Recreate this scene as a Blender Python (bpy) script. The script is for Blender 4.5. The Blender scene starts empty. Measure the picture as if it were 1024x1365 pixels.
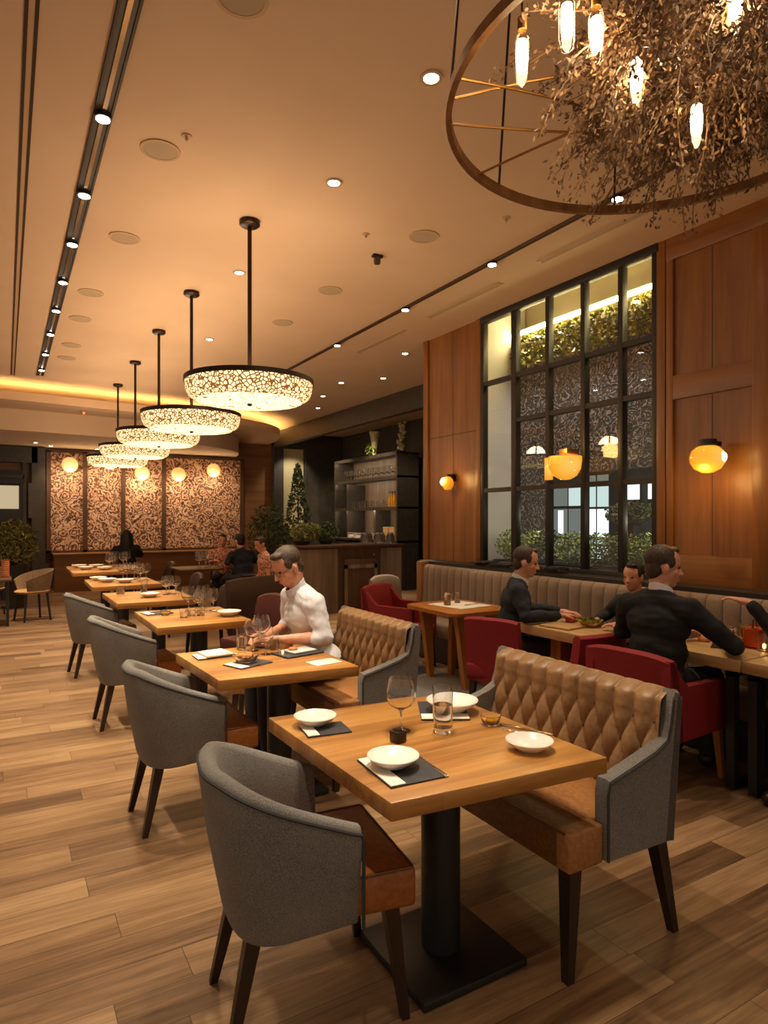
import bpy, bmesh, math, random
from mathutils import Vector, Matrix, Euler, noise
R = random.Random(7)
SC = bpy.context.scene
COL = SC.collection
PI = math.pi

# ------------------------------------------------------------------ colours and materials
def lin(c):
    c = c / 255.0
    return c / 12.92 if c <= 0.04045 else ((c + 0.055) / 1.055) ** 2.4
def rgb(r, g, b): return (lin(r), lin(g), lin(b), 1.0)

class NT:
    def __init__(s, name):
        s.m = bpy.data.materials.new(name); s.m.use_nodes = True
        s.t = s.m.node_tree; s.t.nodes.clear()
        s.out = s.n('ShaderNodeOutputMaterial')
    def n(s, typ, **kw):
        nd = s.t.nodes.new(typ)
        for k, v in kw.items():
            if k.startswith('i_'):
                key = k[2:].replace('_', ' ')
                nd.inputs[key].default_value = v
            else: setattr(nd, k, v)
        return nd
    def l(s, a, b): s.t.links.new(a, b)
    def coord(s, scale=(1, 1, 1), rot=(0, 0, 0), kind='Object'):
        tc = s.n('ShaderNodeTexCoord'); mp = s.n('ShaderNodeMapping')
        mp.inputs['Scale'].default_value = scale; mp.inputs['Rotation'].default_value = rot
        s.l(tc.outputs[kind], mp.inputs['Vector']); return mp.outputs['Vector']
    def ramp(s, fac, stops, interp='LINEAR'):
        r = s.n('ShaderNodeValToRGB'); cr = r.color_ramp; cr.interpolation = interp
        while len(cr.elements) < len(stops): cr.elements.new(0.5)
        for e, (p, c) in zip(cr.elements, stops): e.position = p; e.color = c
        s.l(fac, r.inputs['Fac']); return r.outputs['Color']
    def noise(s, vec, scale, detail=4, rough=0.55, dist=0.0):
        nd = s.n('ShaderNodeTexNoise'); nd.inputs['Scale'].default_value = scale
        nd.inputs['Detail'].default_value = detail; nd.inputs['Roughness'].default_value = rough
        nd.inputs['Distortion'].default_value = dist
        if vec: s.l(vec, nd.inputs['Vector'])
        return nd.outputs['Fac']
    def math(s, op, a, b=None, c=None):
        nd = s.n('ShaderNodeMath', operation=op)
        for i, x in enumerate((a, b, c)):
            if x is None: continue
            if isinstance(x, (int, float)): nd.inputs[i].default_value = x
            else: s.l(x, nd.inputs[i])
        return nd.outputs[0]
    def mix(s, f, a, b, blend='MIX'):
        nd = s.n('ShaderNodeMix', data_type='RGBA', blend_type=blend)
        for k, x in ((0, f), (6, a), (7, b)):
            if isinstance(x, (int, float, tuple)): nd.inputs[k].default_value = x
            else: s.l(x, nd.inputs[k])
        return nd.outputs[2]
    def bsdf(s, color=None, rough=0.5, metal=0.0, bump=None, bstr=0.3, bdist=0.01, **kw):
        p = s.n('ShaderNodeBsdfPrincipled')
        if isinstance(color, tuple): p.inputs['Base Color'].default_value = color
        elif color is not None: s.l(color, p.inputs['Base Color'])
        if isinstance(rough, (int, float)): p.inputs['Roughness'].default_value = rough
        else: s.l(rough, p.inputs['Roughness'])
        p.inputs['Metallic'].default_value = metal
        for k, v in kw.items():
            key = k.replace('_', ' ')
            if isinstance(v, (int, float, tuple)): p.inputs[key].default_value = v
            else: s.l(v, p.inputs[key])
        if bump is not None:
            b = s.n('ShaderNodeBump'); b.inputs['Strength'].default_value = bstr; b.inputs['Distance'].default_value = bdist
            s.l(bump, b.inputs['Height']); s.l(b.outputs['Normal'], p.inputs['Normal'])
        s.l(p.outputs[0], s.out.inputs['Surface']); return p

def plain(name, col, rough=0.5, metal=0.0, **kw):
    t = NT(name); t.bsdf(col, rough, metal, **kw); return t.m
def speck(name, c1, c2, scale, rough=0.8, bstr=0.15, detail=3, **kw):
    t = NT(name); v = t.coord(); f = t.noise(v, scale, detail)
    t.bsdf(t.ramp(f, [(0.35, c1), (0.65, c2)]), rough, bump=f, bstr=bstr, bdist=0.003, **kw); return t.m
def emis(name, col, strength):
    t = NT(name); e = t.n('ShaderNodeEmission'); e.inputs['Color'].default_value = col; e.inputs['Strength'].default_value = strength
    t.l(e.outputs[0], t.out.inputs['Surface']); return t.m
def wood(name, c1, c2, c3, axis=0, rough=0.4, fine=1.0, coat=0.0, board=None, kind='Object', bstr=0.08):
    """grain running along one axis; optional boards of width `board` across it with their own tint"""
    t = NT(name)
    sc = [14.0 * fine] * 3; sc[axis] = 1.1 * fine
    v = t.coord(tuple(sc), kind=kind)
    a = t.noise(v, 1.0, 6, 0.6, 0.6)
    sc2 = [70.0 * fine] * 3; sc2[axis] = 2.5 * fine
    b = t.noise(t.coord(tuple(sc2), kind=kind), 1.0, 3)
    f = t.math('ADD', t.math('MULTIPLY', a, 0.75), t.math('MULTIPLY', b, 0.25))
    if board:
        tc = t.n('ShaderNodeTexCoord'); sp = t.n('ShaderNodeSeparateXYZ'); t.l(tc.outputs[kind], sp.inputs[0])
        k = t.math('FLOOR', t.math('DIVIDE', sp.outputs[board[0]], board[1]))
        wn = t.n('ShaderNodeTexWhiteNoise', noise_dimensions='1D'); t.l(k, wn.inputs['W'])
        f = t.math('ADD', f, t.math('MULTIPLY', t.math('SUBTRACT', wn.outputs['Value'], 0.5), 0.22))
    c = t.ramp(f, [(0.3, c1), (0.5, c2), (0.72, c3)])
    t.bsdf(c, rough, bump=f, bstr=bstr, bdist=0.004, Coat_Weight=coat, Coat_Roughness=0.25)
    return t.m
def glass(name, col=(1, 1, 1, 1), rough=0.0, ior=1.45):
    t = NT(name); t.bsdf(col, rough, Transmission_Weight=1.0, IOR=ior); return t.m
def fabric(name, c1, c2, scale=420, rough=0.9, bstr=0.35, sheen=0.15):
    t = NT(name); v = t.coord()
    w1 = t.n('ShaderNodeTexVoronoi'); w1.inputs['Scale'].default_value = scale; t.l(v, w1.inputs['Vector'])
    n1 = t.noise(v, scale * 0.55, 2)
    f = t.math('ADD', t.math('MULTIPLY', w1.outputs['Distance'], 0.6), t.math('MULTIPLY', n1, 0.55))
    n2 = t.noise(v, 5.0, 2)
    f2 = t.math('ADD', f, t.math('MULTIPLY', t.math('SUBTRACT', n2, 0.5), 0.25))
    t.bsdf(t.ramp(f2, [(0.3, c1), (0.72, c2)]), rough, bump=f, bstr=bstr, bdist=0.002, Sheen_Weight=sheen); return t.m

M = {}
M['tweed'] = fabric('grey_tweed', rgb(66, 64, 63), rgb(132, 128, 124))
M['tweed_dark'] = plain('dark_grey_piping', rgb(58, 57, 58), 0.8)
M['leather'] = speck('tan_leather', rgb(150, 100, 56), rgb(172, 120, 70), 60, 0.42, 0.12)
M['seatleather'] = speck('brown_seat_leather', rgb(146, 86, 40), rgb(166, 102, 52), 50, 0.4, 0.12)
M['tuft'] = speck('tufted_tan_leather', rgb(146, 110, 74), rgb(164, 126, 86), 45, 0.42, 0.12)
M['button'] = plain('leather_button', rgb(110, 72, 40), 0.5)
M['darkleg'] = wood('dark_stained_wood', rgb(30, 18, 12), rgb(42, 26, 17), rgb(54, 34, 22), 2, 0.4)
M['tabletop'] = wood('oak_tabletop', rgb(134, 86, 40), rgb(178, 124, 60), rgb(203, 151, 83), 0, 0.36, 0.8, 0.25, (1, 0.11))
M['paletable'] = wood('pale_oak_tabletop', rgb(168, 130, 84), rgb(196, 158, 108), rgb(212, 178, 128), 1, 0.4, 0.8)
M['oakleg'] = wood('golden_oak', rgb(140, 84, 30), rgb(172, 108, 44), rgb(190, 126, 58), 2, 0.4)
M['blackmetal'] = speck('black_powder_coat', rgb(24, 25, 27), rgb(34, 35, 37), 200, 0.45, 0.05)
M['bronze'] = plain('dark_bronze', rgb(52, 38, 28), 0.45, 0.7)
M['brass'] = plain('aged_brass', rgb(150, 108, 58), 0.4, 0.9)
M['ringwood'] = wood('bent_wood_hoop', rgb(92, 58, 30), rgb(128, 86, 48), rgb(156, 108, 62), 2, 0.5)
M['ceramic'] = plain('white_ceramic', rgb(238, 234, 228), 0.22, Coat_Weight=0.4)
M['slate'] = speck('slate_mat', rgb(42, 42, 48), rgb(58, 58, 66), 40, 0.6, 0.08)
M['paper'] = plain('white_paper', rgb(236, 230, 218), 0.85)
M['silver'] = plain('polished_steel', rgb(205, 200, 192), 0.18, 1.0)
M['glass'] = glass('clear_glass')
M['darkglass'] = plain('smoked_glass', rgb(48, 34, 24), 0.1, Transmission_Weight=0.3)
M['water'] = glass('water', (1, 1, 1, 1), 0.0, 1.33)
M['amberliquid'] = plain('amber_drink', rgb(230, 160, 20), 0.08, Transmission_Weight=0.6)
M['velvet'] = fabric('red_velvet', rgb(104, 10, 18), rgb(138, 18, 28), 500, 0.75, 0.1, 0.0)
M['plumleather'] = plain('plum_leather', rgb(84, 34, 32), 0.45)
M['darkleather'] = plain('dark_brown_leather', rgb(52, 28, 20), 0.5)
M['channel'] = fabric('taupe_upholstery', rgb(112, 92, 76), rgb(140, 118, 98), 300, 0.8, 0.15)
M['navy'] = fabric('navy_suit_cloth', rgb(20, 23, 32), rgb(32, 36, 47), 600, 0.85, 0.1, 0.0)
M['blacksuit'] = fabric('black_suit_cloth', rgb(12, 12, 15), rgb(22, 22, 26), 600, 0.85, 0.1, 0.0)
M['shirt'] = fabric('white_shirt_cotton', rgb(206, 206, 214), rgb(224, 224, 232), 300, 0.85, 0.08)
M['trouser'] = plain('dark_trouser_cloth', rgb(40, 38, 42), 0.9)
M['skin'] = speck('skin', rgb(200, 140, 112), rgb(212, 154, 126), 30, 0.5, 0.05)
def hairm(name, c1, c2):
    t = NT(name); v = t.coord((1, 1, 0.35)); f = t.noise(v, 130, 4)
    t.bsdf(t.ramp(f, [(0.35, c1), (0.7, c2)]), 0.55, bump=f, bstr=0.6, bdist=0.006); return t.m
M['hair_grey'] = hairm('greying_brown_hair', rgb(44, 32, 24), rgb(94, 74, 60))
M['hair_brown'] = hairm('brown_hair', rgb(36, 24, 18), rgb(76, 52, 38))
M['hair_black'] = hairm('black_hair', rgb(10, 8, 8), rgb(28, 22, 20))
M['eye'] = plain('eye_dark', rgb(40, 28, 22), 0.2)
M['lip'] = plain('lip_colour', rgb(170, 98, 84), 0.5)
M['panel'] = wood('orange_brown_veneer', rgb(106, 64, 25), rgb(136, 86, 37), rgb(156, 104, 50), 2, 0.4, 0.55, 0.1)
M['panelh'] = wood('orange_brown_rail', rgb(106, 64, 25), rgb(134, 85, 37), rgb(154, 103, 50), 1, 0.4, 0.55, 0.1)
M['backwood'] = wood('warm_brown_boards', rgb(100, 64, 34), rgb(128, 86, 50), rgb(146, 102, 62), 0, 0.45, 0.6)
M['barwood'] = wood('grey_brown_boards', rgb(98, 82, 66), rgb(126, 106, 86), rgb(146, 124, 102), 2, 0.6, 0.7, 0, (0, 0.14))
M['bardark'] = wood('dark_bar_timber', rgb(58, 36, 20), rgb(80, 52, 30), rgb(98, 66, 40), 2, 0.5, 0.7)
M['charcoal'] = speck('charcoal_panel', rgb(54, 48, 42), rgb(66, 59, 51), 8, 0.55, 0.05)
M['shelfdark'] = speck('black_brown_shelf', rgb(50, 43, 37), rgb(62, 54, 46), 10, 0.45, 0.05)
M['cream'] = plain('cream_wall', rgb(212, 200, 156), 0.7)
M['whitewall'] = plain('white_wall', rgb(216, 212, 202), 0.7)
M['frame'] = plain('black_window_frame', rgb(34, 29, 25), 0.5)
M['grill'] = plain('speaker_grille', rgb(176, 158, 138), 0.9)
M['trim'] = plain('ceiling_trim', rgb(190, 160, 124), 0.7)
M['trackblack'] = plain('black_track_channel', rgb(22, 19, 17), 0.5)
M['trackbrown'] = plain('brown_track_channel', rgb(74, 50, 34), 0.6)
M['slotdark'] = plain('slot_shadow', rgb(56, 36, 22), 0.9)
M['rug'] = fabric('grey_carpet', rgb(92, 90, 90), rgb(120, 117, 116), 250, 0.95, 0.2)
M['soil'] = speck('dark_soil', rgb(26, 20, 15), rgb(44, 34, 26), 40, 0.95, 0.4)
M['planter'] = plain('dark_planter', rgb(40, 30, 24), 0.6)
def leafm(name, c1, c2, c3, scale=9):
    t = NT(name); v = t.coord(); f = t.noise(v, scale, 3)
    t.bsdf(t.ramp(f, [(0.3, c1), (0.5, c2), (0.7, c3)]), 0.6); return t.m
M['leaf'] = leafm('bright_green_leaves', rgb(70, 92, 20), rgb(118, 140, 36), rgb(176, 180, 60))
M['leafdark'] = leafm('dark_green_leaves', rgb(36, 50, 24), rgb(58, 76, 36), rgb(92, 108, 56))
M['leafolive'] = leafm('olive_leaves', rgb(70, 76, 30), rgb(110, 110, 50), rgb(160, 152, 90))
M['moss'] = leafm('moss_wall', rgb(72, 80, 18), rgb(132, 128, 40), rgb(190, 170, 70), 14)
M['dried'] = leafm('dried_foliage', rgb(70, 48, 30), rgb(104, 76, 52), rgb(142, 110, 80), 12)
M['stem'] = plain('dry_stem', rgb(72, 48, 30), 0.8)
M['terracotta'] = plain('terracotta', rgb(190, 110, 60), 0.7)
M['pumpkin'] = plain('orange_bag', rgb(196, 74, 26), 0.5)
M['pink'] = plain('pink_napkin', rgb(206, 52, 66), 0.6)
M['yellow'] = plain('yellow_glaze', rgb(206, 176, 56), 0.4)
M['bread'] = speck('bread_crust', rgb(176, 100, 44), rgb(206, 140, 76), 30, 0.7, 0.2)
M['salad'] = leafm('salad_leaves', rgb(70, 84, 20), rgb(116, 120, 34), rgb(150, 140, 50), 60)
M['wicker'] = fabric('woven_rope', rgb(96, 78, 58), rgb(140, 116, 88), 90, 0.9, 0.5)
M['tanpad'] = plain('tan_cushion', rgb(190, 148, 96), 0.8)
M['concrete'] = speck('outside_render', rgb(70, 72, 70), rgb(92, 94, 92), 3, 0.9, 0.05)
M['bluebottle'] = plain('dark_blue_sleeve', rgb(26, 32, 44), 0.7)

# emitters: lamps, lit windows, a glowing blind, added shelf strips
M['led'] = emis('led_lens', (1.0, 0.93, 0.8, 1), 30.0)
M['cove'] = emis('cove_led_strip', (1.0, 0.60, 0.20, 1), 40.0)
M['nicheled'] = emis('niche_led_strip', (1.0, 0.80, 0.36, 1), 46.0)
M['filament'] = emis('filament_glow', (1.0, 0.70, 0.34, 1), 70.0)
M['winlit'] = emis('lit_window_cool', (0.72, 0.92, 0.88, 1), 0.75)
M['winlit2'] = emis('lit_window_white', (0.86, 0.94, 1.0, 1), 1.5)
M['winlit3'] = emis('lit_window_dim', (0.6, 0.7, 0.62, 1), 0.22)
M['blindglow'] = emis('blind_glow', (1.0, 0.78, 0.48, 1), 0.5)
M['shelffill'] = emis('shelf_fill_glow', (1.0, 0.82, 0.58, 1), 55.0)
M['red_led'] = emis('red_indicator', (1.0, 0.06, 0.03, 1), 8.0)
M['candle'] = emis('candle_flame', (1.0, 0.62, 0.16, 1), 20.0)

def amber(bulb, reach):
    """amber glass, brightest where the bulb inside sits closest"""
    t = NT('lit_amber_glass'); tc = t.n('ShaderNodeTexCoord')
    ds = t.n('ShaderNodeVectorMath', operation='DISTANCE'); t.l(tc.outputs['Object'], ds.inputs[0]); ds.inputs[1].default_value = bulb
    k = t.math('DIVIDE', ds.outputs['Value'], reach)
    c = t.ramp(k, [(0.0, (1.0, 0.62, 0.14, 1)), (0.45, (0.95, 0.40, 0.03, 1)), (1.0, (0.55, 0.17, 0.005, 1))])
    p = t.bsdf((0.6, 0.24, 0.02, 1), 0.08, Coat_Weight=0.5); p.inputs['Emission Strength'].default_value = 0.85
    t.l(c, p.inputs['Emission Color']); return t.m
M['amberbulb'] = emis('amber_bulb_core', (1.0, 0.68, 0.22, 1), 12.0)
t = NT('warm_milk_glass')
t.bsdf((0.9, 0.7, 0.4, 1), 0.15, Emission_Color=(1.0, 0.50, 0.13, 1), Emission_Strength=0.6); M['smallglobe'] = t.m

def lattice(name, scale, thr, strength, wire):
    t = NT(name); v = t.coord()
    w = t.n('ShaderNodeTexVoronoi', feature='DISTANCE_TO_EDGE'); w.inputs['Scale'].default_value = scale; t.l(v, w.inputs['Vector'])
    f = t.math('GREATER_THAN', w.outputs['Distance'], thr)
    e = t.n('ShaderNodeEmission'); e.inputs['Color'].default_value = (1.0, 0.68, 0.32, 1); e.inputs['Strength'].default_value = strength
    d = t.n('ShaderNodeBsdfPrincipled'); d.inputs['Base Color'].default_value = wire; d.inputs['Roughness'].default_value = 0.5
    d.inputs['Emission Color'].default_value = (0.9, 0.36, 0.08, 1); d.inputs['Emission Strength'].default_value = 0.25
    mx = t.n('ShaderNodeMixShader'); t.l(f, mx.inputs[0]); t.l(d.outputs[0], mx.inputs[1]); t.l(e.outputs[0], mx.inputs[2])
    t.l(mx.outputs[0], t.out.inputs['Surface']); return t.m
M['lattice'] = lattice('woven_lamp_shade', 33, 0.12, 1.9, rgb(110, 66, 32))
M['diffuser'] = lattice('woven_lamp_diffuser', 16, 0.035, 2.6, rgb(200, 130, 60))

def ornament(name, dark, mid, light, scale, rough=0.7, stops=(0.28, 0.40, 0.66)):
    """scrolling rosettes: distorted rings round scattered centres"""
    t = NT(name); v = t.coord()
    nz = t.n('ShaderNodeTexNoise'); nz.inputs['Scale'].default_value = scale * 1.1; nz.inputs['Detail'].default_value = 2; t.l(v, nz.inputs['Vector'])
    sub = t.n('ShaderNodeVectorMath', operation='SUBTRACT'); t.l(nz.outputs['Color'], sub.inputs[0]); sub.inputs[1].default_value = (0.5, 0.5, 0.5)
    scl = t.n('ShaderNodeVectorMath', operation='SCALE'); t.l(sub.outputs[0], scl.inputs[0]); scl.inputs['Scale'].default_value = 1.15 / scale
    add = t.n('ShaderNodeVectorMath', operation='ADD'); t.l(v, add.inputs[0]); t.l(scl.outputs[0], add.inputs[1])
    vo = t.n('ShaderNodeTexVoronoi'); vo.inputs['Scale'].default_value = scale; t.l(add.outputs[0], vo.inputs['Vector'])
    rings = t.math('SINE', t.math('MULTIPLY', vo.outputs['Distance'], 21.0))
    vo2 = t.n('ShaderNodeTexVoronoi'); vo2.inputs['Scale'].default_value = scale * 2.7; t.l(add.outputs[0], vo2.inputs['Vector'])
    r2 = t.math('SINE', t.math('MULTIPLY', vo2.outputs['Distance'], 14.0))
    n3 = t.noise(v, scale * 5, 3)
    f = t.math('ADD', t.math('MULTIPLY', rings, 0.26), t.math('MULTIPLY', r2, 0.2))
    f = t.math('ADD', f, t.math('ADD', t.math('MULTIPLY', n3, 0.7), 0.14))
    c = t.ramp(f, [(stops[0], dark), (stops[1], mid), (stops[2], light)])
    n4 = t.noise(v, scale * 0.9, 3); c = t.mix(t.math('MULTIPLY', t.math('SUBTRACT', n4, 0.35), 0.8), c, mid)
    t.bsdf(c, rough, bump=f, bstr=0.4, bdist=0.02); return t.m
M['mural'] = ornament('rose_scroll_mural', rgb(62, 38, 26), rgb(158, 112, 86), rgb(226, 186, 156), 5.2, 0.55, (0.33, 0.46, 0.70))
M['nichepanel'] = ornament('grey_scroll_panel', rgb(40, 36, 33), rgb(66, 60, 55), rgb(150, 140, 132), 8.0, 0.6, (0.42, 0.62, 0.86))

def floor_mat():
    t = NT('oak_plank_floor')
    tc = t.n('ShaderNodeTexCoord')
    sp = t.n('ShaderNodeSeparateXYZ'); t.l(tc.outputs['Object'], sp.inputs[0])
    PWD, PLN = 0.17, 1.35
    ry = t.math('DIVIDE', sp.outputs[1], PWD); row = t.math('FLOOR', ry); fy = t.math('FRACT', ry)
    w1 = t.n('ShaderNodeTexWhiteNoise', noise_dimensions='1D'); t.l(row, w1.inputs['W'])
    rx = t.math('ADD', t.math('DIVIDE', sp.outputs[0], PLN), t.math('MULTIPLY', w1.outputs['Value'], 7.0)); plank = t.math('FLOOR', rx); fx_ = t.math('FRACT', rx)
    cb = t.n('ShaderNodeCombineXYZ'); t.l(row, cb.inputs[0]); t.l(plank, cb.inputs[1])
    w2 = t.n('ShaderNodeTexWhiteNoise', noise_dimensions='2D'); t.l(cb.outputs[0], w2.inputs['Vector'])
    tint = w2.outputs['Value']
    ey = t.math('MULTIPLY', t.math('MINIMUM', fy, t.math('SUBTRACT', 1.0, fy)), PWD)
    ex = t.math('MULTIPLY', t.math('MINIMUM', fx_, t.math('SUBTRACT', 1.0, fx_)), PLN)
    seam = t.math('LESS_THAN', t.math('MINIMUM', ex, ey), 0.0012)
    off = t.n('ShaderNodeCombineXYZ'); t.l(t.math('MULTIPLY', tint, 37.0), off.inputs[2])
    mp = t.n('ShaderNodeMapping'); mp.inputs['Scale'].default_value = (1.3, 13, 13); t.l(tc.outputs['Object'], mp.inputs['Vector'])
    add = t.n('ShaderNodeVectorMath', operation='ADD'); t.l(mp.outputs[0], add.inputs[0]); t.l(off.outputs[0], add.inputs[1])
    g1 = t.noise(add.outputs[0], 1.0, 6, 0.62, 0.9)
    mp2 = t.n('ShaderNodeMapping'); mp2.inputs['Scale'].default_value = (3, 80, 80); t.l(tc.outputs['Object'], mp2.inputs['Vector'])
    add2 = t.n('ShaderNodeVectorMath', operation='ADD'); t.l(mp2.outputs[0], add2.inputs[0]); t.l(off.outputs[0], add2.inputs[1])
    g2 = t.noise(add2.outputs[0], 1.0, 3)
    f = t.math('ADD', t.math('MULTIPLY', g1, 0.7), t.math('MULTIPLY', g2, 0.3))
    f = t.math('ADD', f, t.math('MULTIPLY', t.math('SUBTRACT', tint, 0.5), 0.28))
    c = t.ramp(f, [(0.26, rgb(78, 56, 38)), (0.45, rgb(122, 92, 64)), (0.62, rgb(150, 118, 84)), (0.8, rgb(178, 146, 108))])
    c = t.mix(seam, c, rgb(58, 40, 26))
    h = t.math('SUBTRACT', t.math('MULTIPLY', f, 0.3), seam)
    rg = t.math('ADD', t.math('MULTIPLY', g1, 0.2), 0.3)
    t.bsdf(c, rg, bump=h, bstr=0.25, bdist=0.004); return t.m
t = NT('pink_print_cloth'); v = t.coord(); f = t.noise(v, 45, 2); t.bsdf(t.ramp(f, [(0.42, rgb(120, 60, 48)), (0.52, rgb(214, 150, 124)), (0.64, rgb(236, 190, 166))]), 0.8); M['pinkprint'] = t.m
M['floor'] = floor_mat()
t = NT('ceiling_paint'); v = t.coord(); f = t.noise(v, 1.5, 2)
t.bsdf(t.ramp(f, [(0.3, rgb(206, 180, 154)), (0.7, rgb(212, 187, 162))]), 0.85); M['ceiling'] = t.m
# thin window pane: mostly see-through, faintly mirror-like
t = NT('window_pane'); tr = t.n('ShaderNodeBsdfTransparent'); gl = t.n('ShaderNodeBsdfGlossy'); gl.inputs['Roughness'].default_value = 0.02
lw = t.n('ShaderNodeLayerWeight'); lw.inputs['Blend'].default_value = 0.5; fr = t.math('MULTIPLY_ADD', t.math('POWER', lw.outputs['Facing'], 4.0), 0.35, 0.03)
mx = t.n('ShaderNodeMixShader'); t.l(fr, mx.inputs[0]); t.l(tr.outputs[0], mx.inputs[1]); t.l(gl.outputs[0], mx.inputs[2]); t.l(mx.outputs[0], t.out.inputs['Surface'])
M['pane'] = t.m

# ------------------------------------------------------------------ mesh builder
class MB:
    def __init__(s): s.bm = bmesh.new()
    def quad(s, *pts):
        s.bm.faces.new([s.bm.verts.new(p) for p in pts]); return s
    def box(s, c, d, rz=0.0, bev=0.0, seg=2, rot=None):
        r = bmesh.ops.create_cube(s.bm, size=1.0); vs = r['verts']
        mt = Matrix.Translation(Vector(c)) @ (rot.to_matrix().to_4x4() if rot else Matrix.Rotation(rz, 4, 'Z')) @ Matrix.Diagonal((d[0], d[1], d[2], 1))
        bmesh.ops.transform(s.bm, matrix=mt, verts=vs)
        if bev > 0:
            es = list({e for v in vs for e in v.link_edges})
            bmesh.ops.bevel(s.bm, geom=es, offset=bev, segments=seg, affect='EDGES', profile=0.5)
        return s
    def prism(s, pts, z0, z1, bev=0.0):
        lo = [s.bm.verts.new((x, y, z0)) for x, y in pts]; hi = [s.bm.verts.new((x, y, z1)) for x, y in pts]
        n = len(pts); fs = [s.bm.faces.new(hi), s.bm.faces.new(lo[::-1])]
        for i in range(n): fs.append(s.bm.faces.new((lo[i], lo[(i + 1) % n], hi[(i + 1) % n], hi[i])))
        if bev > 0:
            es = list({e for f in fs for e in f.edges})
            bmesh.ops.bevel(s.bm, geom=es, offset=bev, segments=2, affect='EDGES', profile=0.5)
        return s
    def loft(s, rings, cap0=True, cap1=True, closed=True):
        vr = [[s.bm.verts.new(p) for p in r] for r in rings]; n = len(rings[0])
        for a, b in zip(vr, vr[1:]):
            for i in range(n if closed else n - 1):
                j = (i + 1) % n
                s.bm.faces.new((a[i], a[j], b[j], b[i]))
        if cap0 and closed: s.bm.faces.new(vr[0][::-1])
        if cap1 and closed: s.bm.faces.new(vr[-1])
        return s
    def tube(s, path, rad, seg=8, closed=False, flat=1.0):
        P = [Vector(p) for p in path]; n = len(P); rings = []
        if isinstance(rad, (int, float)): rad = [rad] * n
        up = None
        for i, p in enumerate(P):
            if closed: tg = P[(i + 1) % n] - P[i - 1]
            else: tg = P[min(i + 1, n - 1)] - P[max(i - 1, 0)]
            tg = tg.normalized() if tg.length > 1e-9 else Vector((0, 0, 1))
            if up is None: up = Vector((0, 0, 1)) if abs(tg.z) < 0.9 else Vector((1, 0, 0))
            sd = tg.cross(up)
            if sd.length < 1e-6: sd = tg.orthogonal()
            sd.normalize(); up = sd.cross(tg).normalized()
            rings.append([p + (sd * math.cos(2 * PI * k / seg) + up * flat * math.sin(2 * PI * k / seg)) * rad[i] for k in range(seg)])
        if closed:
            rings.append(rings[0]); return s.loft(rings, False, False)
        return s.loft(rings)
    def bar(s, a, b, w0, w1=None, d0=None, d1=None):
        """tapered square leg from a to b"""
        w1 = w0 if w1 is None else w1; d0 = d0 or w0; d1 = d1 or w1
        rings = []
        for p, w, d in ((a, w0, d0), (b, w1, d1)):
            rings.append([(p[0] - w / 2, p[1] - d / 2, p[2]), (p[0] + w / 2, p[1] - d / 2, p[2]), (p[0] + w / 2, p[1] + d / 2, p[2]), (p[0] - w / 2, p[1] + d / 2, p[2])])
        return s.loft(rings)
    def cyl(s, c, r, z0, z1, seg=24, r1=None):
        r1 = r if r1 is None else r1
        return s.loft([[(c[0] + q * math.cos(2 * PI * k / seg), c[1] + q * math.sin(2 * PI * k / seg), z) for k in range(seg)] for q, z in ((r, z0), (r1, z1))])
    def lathe(s, prof, c=(0, 0, 0), seg=28, closed=True):
        """revolve (r, z) pairs; r = 0 at the ends closes the surface"""
        rings = []
        for r, z in prof:
            if r < 1e-6: rings.append([s.bm.verts.new((c[0], c[1], c[2] + z))])
            else: rings.append([s.bm.verts.new((c[0] + r * math.cos(2 * PI * k / seg), c[1] + r * math.sin(2 * PI * k / seg), c[2] + z)) for k in range(seg)])
        for a, b in zip(rings, rings[1:]):
            for k in range(seg):
                j = (k + 1) % seg
                if len(a) == 1 and len(b) == 1: break
                if len(a) == 1: s.bm.faces.new((a[0], b[j], b[k]))
                elif len(b) == 1: s.bm.faces.new((a[k], a[j], b[0]))
                else: s.bm.faces.new((a[k], a[j], b[j], b[k]))
        return s
    def ell(s, c, r, rot=None, u=16, v=10):
        q = bmesh.ops.create_uvsphere(s.bm, u_segments=u, v_segments=v, radius=1.0)
        if isinstance(r, (int, float)): r = (r, r, r)
        mt = Matrix.Translation(Vector(c)) @ (rot.to_matrix().to_4x4() if rot else Matrix()) @ Matrix.Diagonal((r[0], r[1], r[2], 1))
        bmesh.ops.transform(s.bm, matrix=mt, verts=q['verts']); return s
    def limb(s, pts, rad, seg=12):
        s.tube(pts, rad, seg)
        for p, r in zip(pts, rad): s.ell(p, r, u=12, v=8)
        return s
    def xf(s, mt):
        bmesh.ops.transform(s.bm, matrix=mt, verts=s.bm.verts[:]); return s
    def build(s, name, mat, parent=None, smooth=True, ang=0.7, fix=True):
        if fix: bmesh.ops.recalc_face_normals(s.bm, faces=s.bm.faces[:])
        if smooth:
            for f in s.bm.faces: f.smooth = True
            for e in s.bm.edges:
                if len(e.link_faces) == 2 and e.calc_face_angle(0.0) > ang: e.smooth = False
        me = bpy.data.meshes.new(name); s.bm.to_mesh(me); s.bm.free()
        o = bpy.data.objects.new(name, me); COL.objects.link(o)
        me.materials.append(M[mat] if isinstance(mat, str) else mat)
        if parent: o.parent = parent
        return o

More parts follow.
